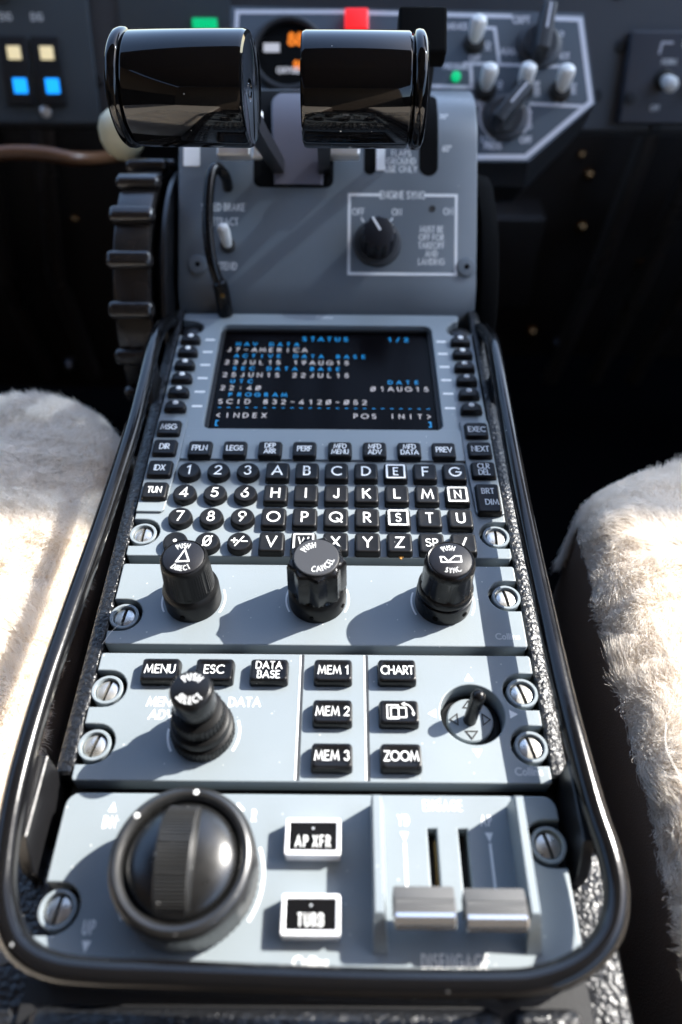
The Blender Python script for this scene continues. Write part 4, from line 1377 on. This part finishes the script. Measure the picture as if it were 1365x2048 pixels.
# centre switch panel, a wedge standing proud of the instrument panel
CR = Vector((1, 0.0057, 0.0058)); CU = Vector((-0.0081, 0.7531, 0.6579))
CO = Vector((8.05, -132.80, 225.85)) + Vector((0.00062, 0.65788, -0.75312)) * 470
CF = Frame(CO, CR, CU)
cx_ = lambda px: (px - 682.5) * 0.31146
cy_ = lambda py: (1024 - py) * 0.31146
cp = thing('switch_panel', (40, 400, 60), 'blue grey switch panel with pale outlines, white toggles and rotary knobs behind the throttles', 'switch panel')
b = MB(CF)
OUT = [(462, 12), (1168, 26), (1192, 206), (1058, 324), (930, 324), (462, 324)]
top = [(cx_(x), cy_(y), 0) for x, y in OUT]
rim = [(cx_(x), cy_(y), -2.0) for x, y in OUT]
OUT2 = [(470, 30), (1164, 44), (1184, 214), (1062, 338), (930, 338), (470, 338)]
bot = [(cx_(x) * 1.0, cy_(y), -50) for x, y in OUT2]
low = [(cx_(x), cy_(y) - 4, -16) for x, y in OUT2]
b.loft([bot[::-1], low[::-1], rim[::-1], top[::-1]], 'inst_side', True, False)
b.add(top, [list(range(len(top)))[::-1]], 'inst_centre')
lw = 2.6
def cl(pts, wd=lw):
    b.ribbon([(cx_(x), cy_(y)) for x, y in pts], wd, .1, 'greyline')
cl([(470, 140), (475, 24), (690, 24)])
cl([(736, 26), (1022, 33)])
cl([(1110, 37), (1161, 39), (1182, 204), (1052, 314), (930, 314)], 3.2)
cl([(950, 55), (990, 57), (999, 127)], 2.0)
cl([(930, 127), (1140, 134)], 2.0)
cl([(850, 172), (944, 175), (942, 131)], 2.2)
cl([(1062, 208), (1166, 213)], 2.0)
cl([(735, 26), (735, 60)], 1.8)
cl([circ(1010, 232, 50, 12, 130, 200, False)[i] for i in range(13)], 1.6)
cl([circ(1010, 232, 50, 12, -20, 40, False)[i] for i in range(13)], 1.6)
def ct(s_, px, py, h=3.4, **kw):
    b.text(s_, cx_(px), cy_(py), h, .1, 'greyline', **{**dict(xs=.8, t=.22), **kw})
ct('ENG ICE', 912, 53); ct('CKPT', 1043, 40, 4); ct('ON', 976, 92, 3.2, rot=R(-90)); ct('OFF', 950, 116)
ct('MAN', 1018, 103, 4); ct('HOT', 1127, 112); ct('AUTO', 1076, 124); ct('COLD', 1113, 68, 3)
ct('PRESSURE', 912, 133, 3.2); ct('OFF', 973, 193); ct('DEFOG', 968, 207); ct('ON', 1000, 170, 3, rot=R(-90)); ct('BLEED', 1074, 178, 3, rot=R(-90)); ct('FAN', 1147, 178, 3, rot=R(-90)); ct('OFF', 1122, 201)
ct('LOW', 978, 278, 3.6); ct('PRESS', 986, 292, 3.6); ct('OFF', 1052, 280, 3.6); ct('FLOOD', 1058, 240, 3, rot=R(-90)); ct('IGN', 728, 30)
b.build('panel_plate', cp)
for px, py in ((948, 88), (970, 182), (1045, 180), (1120, 184)):
    toggle(CF, cp, cx_(px), cy_(py), 0, (cx_(px + 4), cy_(py - 25), 15), 5.1)
def bar_knob(px, py, rot_, r=12):
    q = MB(Frame(CF((cx_(px), cy_(py), 0)), CR, CU))
    q.lathe([(r + 1.5, 0), (r + 1, 2), (r * .8, 3), (r * .8, 5)], (0, 0, 0), 'inst_side', 36, cap0=False)
    bs = q.build('rotary_knob', cp)
    ca, sa = math.cos(rot_), math.sin(rot_)
    f2 = Frame(CF((cx_(px), cy_(py), 0)), CR * ca + CU * sa, CU * ca - CR * sa)
    q = MB(f2)
    q.box(-r * 1.0, r * 1.25, -4.2, 4.2, 3, 19, 'inst_side', 1.6)
    q.ribbon([(0, 0), (r * 1.1, 0)], 1.3, 19.1, 'greyline')
    q.build('knob_bar', bs)
bar_knob(1078, 92, R(80), 13)
bar_knob(1010, 236, R(50), 13)
# digital gauge
q = MB(CF)
q.lathe([(24, 0), (24, 2.5), (22, 4), (20, 3.6), (19.5, .5)], (cx_(578), cy_(112), 0), 'black', 48, cap0=False)
gq = q.build('round_gauge', cp)
q = MB(CF)
q.lathe([(19.8, .3), (19.6, .6)], (cx_(578), cy_(112), 0), 'void', 48, cap0=False)
q.text('888', cx_(600), cy_(80), 7, .8, 'lamporange', xs=.9, t=.24)
q.text('888', cx_(604), cy_(132), 5, .8, 'lamporange', xs=.9, t=.24)
q.box(cx_(528), cx_(560), cy_(106), cy_(88), .7, .9, 'gaugewhite')
q.text('OXYGEN', cx_(580), cy_(142), 3.4, .8, 'gaugewhite', xs=.8, t=.24)
q.build('gauge_face', gq)
q = MB(CF)
q.box(cx_(690), cx_(736), cy_(72), cy_(30), .2, 7, 'lampred', 1.0)
q.build('red_lamp', cp)
q = MB(CF)
q.lathe([(2.9, 0), (2.9, 2), (2.0, 3)], (cx_(912), cy_(155), 0), 'lampgreen', 20, cap0=False)
q.build('green_lamp', cp)
q = MB(CF)
q.text('BATTERY', cx_(575), cy_(158), 4, .1, 'white', xs=.9, t=.2)
q.build('gauge_placard', cp)

# ------------------------------------------------------------------ footwell
q = MB()
q.tube(smooth([(-330, 366, -22), (-270, 368, -8), (-239, 368, -1), (-220, 374, 4), (-193, 375, 4), (-172, 376, 0), (-160, 400, -10), (-155, 440, -24)], 8), 4.6, 'copper', 16)
tag(q.build('hose'), 'tan hose bending through the dark left footwell', 'hose')
q = MB(); q.box(100, 205, 560, 660, -235, -135, 'dim_trim', 3)
tag(q.build('equipment_box'), 'dark equipment box in the right footwell beside the quadrant', 'box')
def rack(label, x0, x1, y, z0, z1, bolts):
    t = thing('footwell_rack', ((x0 + x1) / 2, y, z0), label, 'rack', 'footwell racks')
    q = MB(); q.box(x0, x1, y, y + 14, z0, z1, 'dim_trim', 2)
    q.build('rack_plate', t)
    for x, z, r, mn in bolts:
        q = MB(Frame((x, y - .2, z), (1, 0, 0), (0, 0, 1)))
        q.lathe([(r * 1.5, 0), (r * 1.5, .6), (r, .7), (r, r * .5), (r * .86, r), (r * .5, r * 1.3), (r * .1, r * 1.42)], (0, 0, 0), mn, 18, cap0=False)
        q.build('bolt_head', t)
rack('dark bolted rack deep in the right footwell', 140, 420, 602, -330, -70, [(236, -92, 3, 'bolt'), (248, -111, 4, 'bolt'), (254, -165, 4.5, 'bolt'), (178, -122, 3, 'bolt'), (346, -177, 4, 'bolt'), (329, -207, 4.5, 'bolt'), (228, -294, 5, 'bolt'), (325, -286, 6, 'steel'), (262, -310, 5, 'steel')])
rack('dark bolted rack deep in the left footwell', -420, -190, 562, -350, -50, [(-252, -140, 3, 'bolt'), (-303, -315, 6, 'steel'), (-278, -319, 5, 'steel'), (-219, -82, 3, 'steel')])
for k, (x0, x1) in enumerate(((250, 262), (300, 310), (345, 360), (-330, -318), (-280, -268))):
    q = MB(); q.tube([(x0, 560, -330), ((x0 + x1) / 2, 530, -180), (x1 + 15, 552, -40)], 9, 'pedal', 12)
    tag(q.build('pedal_arm'), ['dark pedal arm nearest the equipment box', 'dark pedal arm second right of the equipment box', 'dark pedal arm farthest right in the footwell', 'dark pedal arm outermost in the left footwell', 'dark pedal arm nearest the trim wheel'][k], 'pedal arm', 'rudder pedal arms')

# ------------------------------------------------------------------ seats
def seat(name, label, sx, x_in, y_front, y_back, ztop, depth, width, rc, roll, fleece_front):
    """cushion whose inner edge is at x_in; fleece over its top and front"""
    st = thing(name, (sx * (abs(x_in) + width / 2), (y_front + y_back) / 2, -380), label, 'seat', 'sheepskin covered pilot seats')
    xa, xb = x_in, x_in + sx * width
    def ol(ins):
        x0, x1 = min(xa, xb) + ins, max(xa, xb) - ins
        return rrect((x0 + x1) / 2, (y_front + y_back) / 2, x1 - x0, y_front - y_back - 2 * ins, max(rc - ins, 3), 10)
    def rings(extra, zlow, lift):
        rs = [[(x, y, zlow) for x, y in ol(-extra)]]
        for k in range(9):
            a = math.pi / 2 * k / 8
            ins = roll * (1 - math.cos(a)) - extra
            rs.append([(x, y, ztop + lift - roll + roll * math.sin(a)) for x, y in ol(ins)])
        for ins in (roll + 14, roll + 40):
            rs.append([(x, y, ztop + lift + (1.5 if ins > roll + 20 else .8)) for x, y in ol(ins)])
        return rs
    q = MB()
    q.loft(rings(0, ztop - depth, -1.5), 'leather', True, True)
    cu = q.build('cushion', st, sharp=60)
    # fleece hide: only where the sheepskin lies
    q = MB()
    q.loft(rings(1.2, ztop - roll - fleece_front, 0.5), 'fleece_skin', False, True)
    keep = []
    for f in q.f:
        c = sum((q.v[i] for i in f), Vector()) / len(f)
        side = c.z < ztop - (9 if sx < 0 else 13)
        if side and c.y < y_front - rc * 0.75:
            continue
        keep.append(f)
    q.f = keep
    q.m = [0] * len(keep)
    hide = q.build('sheepskin', st, sharp=70)
    # wool
    V = np.array([list(v) for v in q.v])
    tris = []
    for f in keep:
        for k in range(1, len(f) - 1):
            tris.append((f[0], f[k], f[k + 1]))
    tris = np.array(tris)
    # cut the large top cap into a fine grid so that only the part near the camera is covered
    A, B_, C_ = V[tris[:, 0]], V[tris[:, 1]], V[tris[:, 2]]
    cr_ = np.cross(B_ - A, C_ - A)
    ar = np.linalg.norm(cr_, axis=1)
    nrm = cr_ / np.maximum(ar[:, None], 1e-9)
    NS = 1100000
    idx = rng.choice(len(tris), NS, p=ar / ar.sum())
    u, v_ = rng.random(NS), rng.random(NS)
    fl_ = u + v_ > 1
    u[fl_], v_[fl_] = 1 - u[fl_], 1 - v_[fl_]
    Pp = A[idx] + (B_ - A)[idx] * u[:, None] + (C_ - A)[idx] * v_[:, None]
    Nn = nrm[idx]
    Nn[Nn[:, 2] < -.05] *= -1
    sel = (Pp[:, 1] > -140) & (np.abs(Pp[:, 0]) < 250)
    Pp, Nn = Pp[sel], Nn[sel]
    n = len(Pp)
    def vnoise(P_, sc, seed):
        r2 = np.random.default_rng(seed)
        out = np.zeros((len(P_), 3))
        for k in range(6):
            kv = r2.normal(size=3) * sc
            ph = r2.random(3) * 6.28
            am = r2.normal(size=3)
            out += np.sin((P_ @ kv)[:, None] + ph) * am
        return out / 2.4
    cell = 2.8
    wob = vnoise(Pp, .35, 5 + (sx > 0)) * 1.4
    key = np.floor((Pp + wob) / cell).astype(np.int64)
    hsh = (key[:, 0] * 73856093) ^ (key[:, 1] * 19349663) ^ (key[:, 2] * 83492791)
    def hr(k):
        return ((np.abs(hsh * (2654435761 + k * 97) + k * 12345) >> 7) % 10007) / 10007.0
    cc = (key + 0.5) * cell + np.stack([hr(1), hr(2), hr(3)], 1) * 2 - 1
    flow = vnoise(Pp, .06, 21 + (sx > 0)) * .55 + vnoise(Pp, .22, 33) * .45
    flow *= (0.55 if sx < 0 else 1.0)
    flow[:, 1] -= .35
    flow[:, 0] += sx * .25
    Ln = (3.6 + 2.0 * rng.random(n) + 1.5 * hr(5))
    npt = 6
    pos = np.zeros((n, npt, 3))
    jit = rng.normal(size=(n, 3)) * .25
    curl = rng.normal(size=(n, 3))
    for k in range(npt):
        t = k / (npt - 1)
        p = Pp + Nn * (Ln * t * (1 - .25 * t))[:, None] + (flow + jit) * (Ln * t * t * .75)[:, None]
        p += curl * (np.sin(t * 5.5) * .5)
        tgt = cc + Nn * (Ln * t)[:, None] * .7 + flow * (Ln * t * t * .9)[:, None]
        wgt = (.30 * t * t)
        p = p * (1 - wgt) + tgt * wgt
        pos[:, k] = p
    o3 = np.array(origin_of(hide))
    hc = bpy.data.hair_curves.new('wool')
    hc.add_curves([npt] * n)
    hc.attributes['position'].data.foreach_set('vector', (pos * MM - o3).astype(np.float32).ravel())
    rad = np.tile(np.linspace(.085, .035, npt) * MM, (n, 1)).astype(np.float32)
    at_ = hc.attributes.get('radius') or hc.attributes.new('radius', 'FLOAT', 'POINT')
    at_.data.foreach_set('value', rad.ravel())
    hc.materials.append(M['fur'])
    wo_ = bpy.data.objects.new('wool', hc)
    COL.objects.link(wo_)
    wo_.parent = hide
    return st
seat('pilot_seat', 'cream sheepskin seat with a stripe of rail shadow across it, left of the console', -1, -93, 157, -500, -15, 150, 420, 52, 18, 26)
seat('pilot_seat', 'cream sheepskin seat with brown leather side showing, right of the console', 1, 111, 111, -500, -12, 150, 420, 44, 24, 24)

# ------------------------------------------------------------------ loose bits
q = MB()
q.tube(smooth([(-73.4, 3.0, .25), (-71.5, 7.6, .5), (-68.4, 11.0, .9), (-64.2, 12.4, .3)], 8), .07, 'hair', 6)
tag(q.build('loose_hair'), 'pale loose hair curling by the left screw of the knob panel', 'hair')
q = MB()
q.tube(smooth([(110, -27, 6), (107, -36, 8), (109, -46, 8), (114, -56, 7), (124, -68, 5)], 8), .14, 'hair', 6)
tag(q.build('loose_hair'), 'long pale loose hair lying over the right seat fleece', 'hair')
q = MB()
q.lathe([(.3, 0), (.9, .2), (.8, .7), (.3, .9)], (31.0, 41.7, .0), 'crumb', 9, radial=lambda a, r, h: r * (1 + .3 * math.sin(3 * a + h)))
tag(q.build('crumb'), 'tiny orange crumb below the Z key', 'crumb')
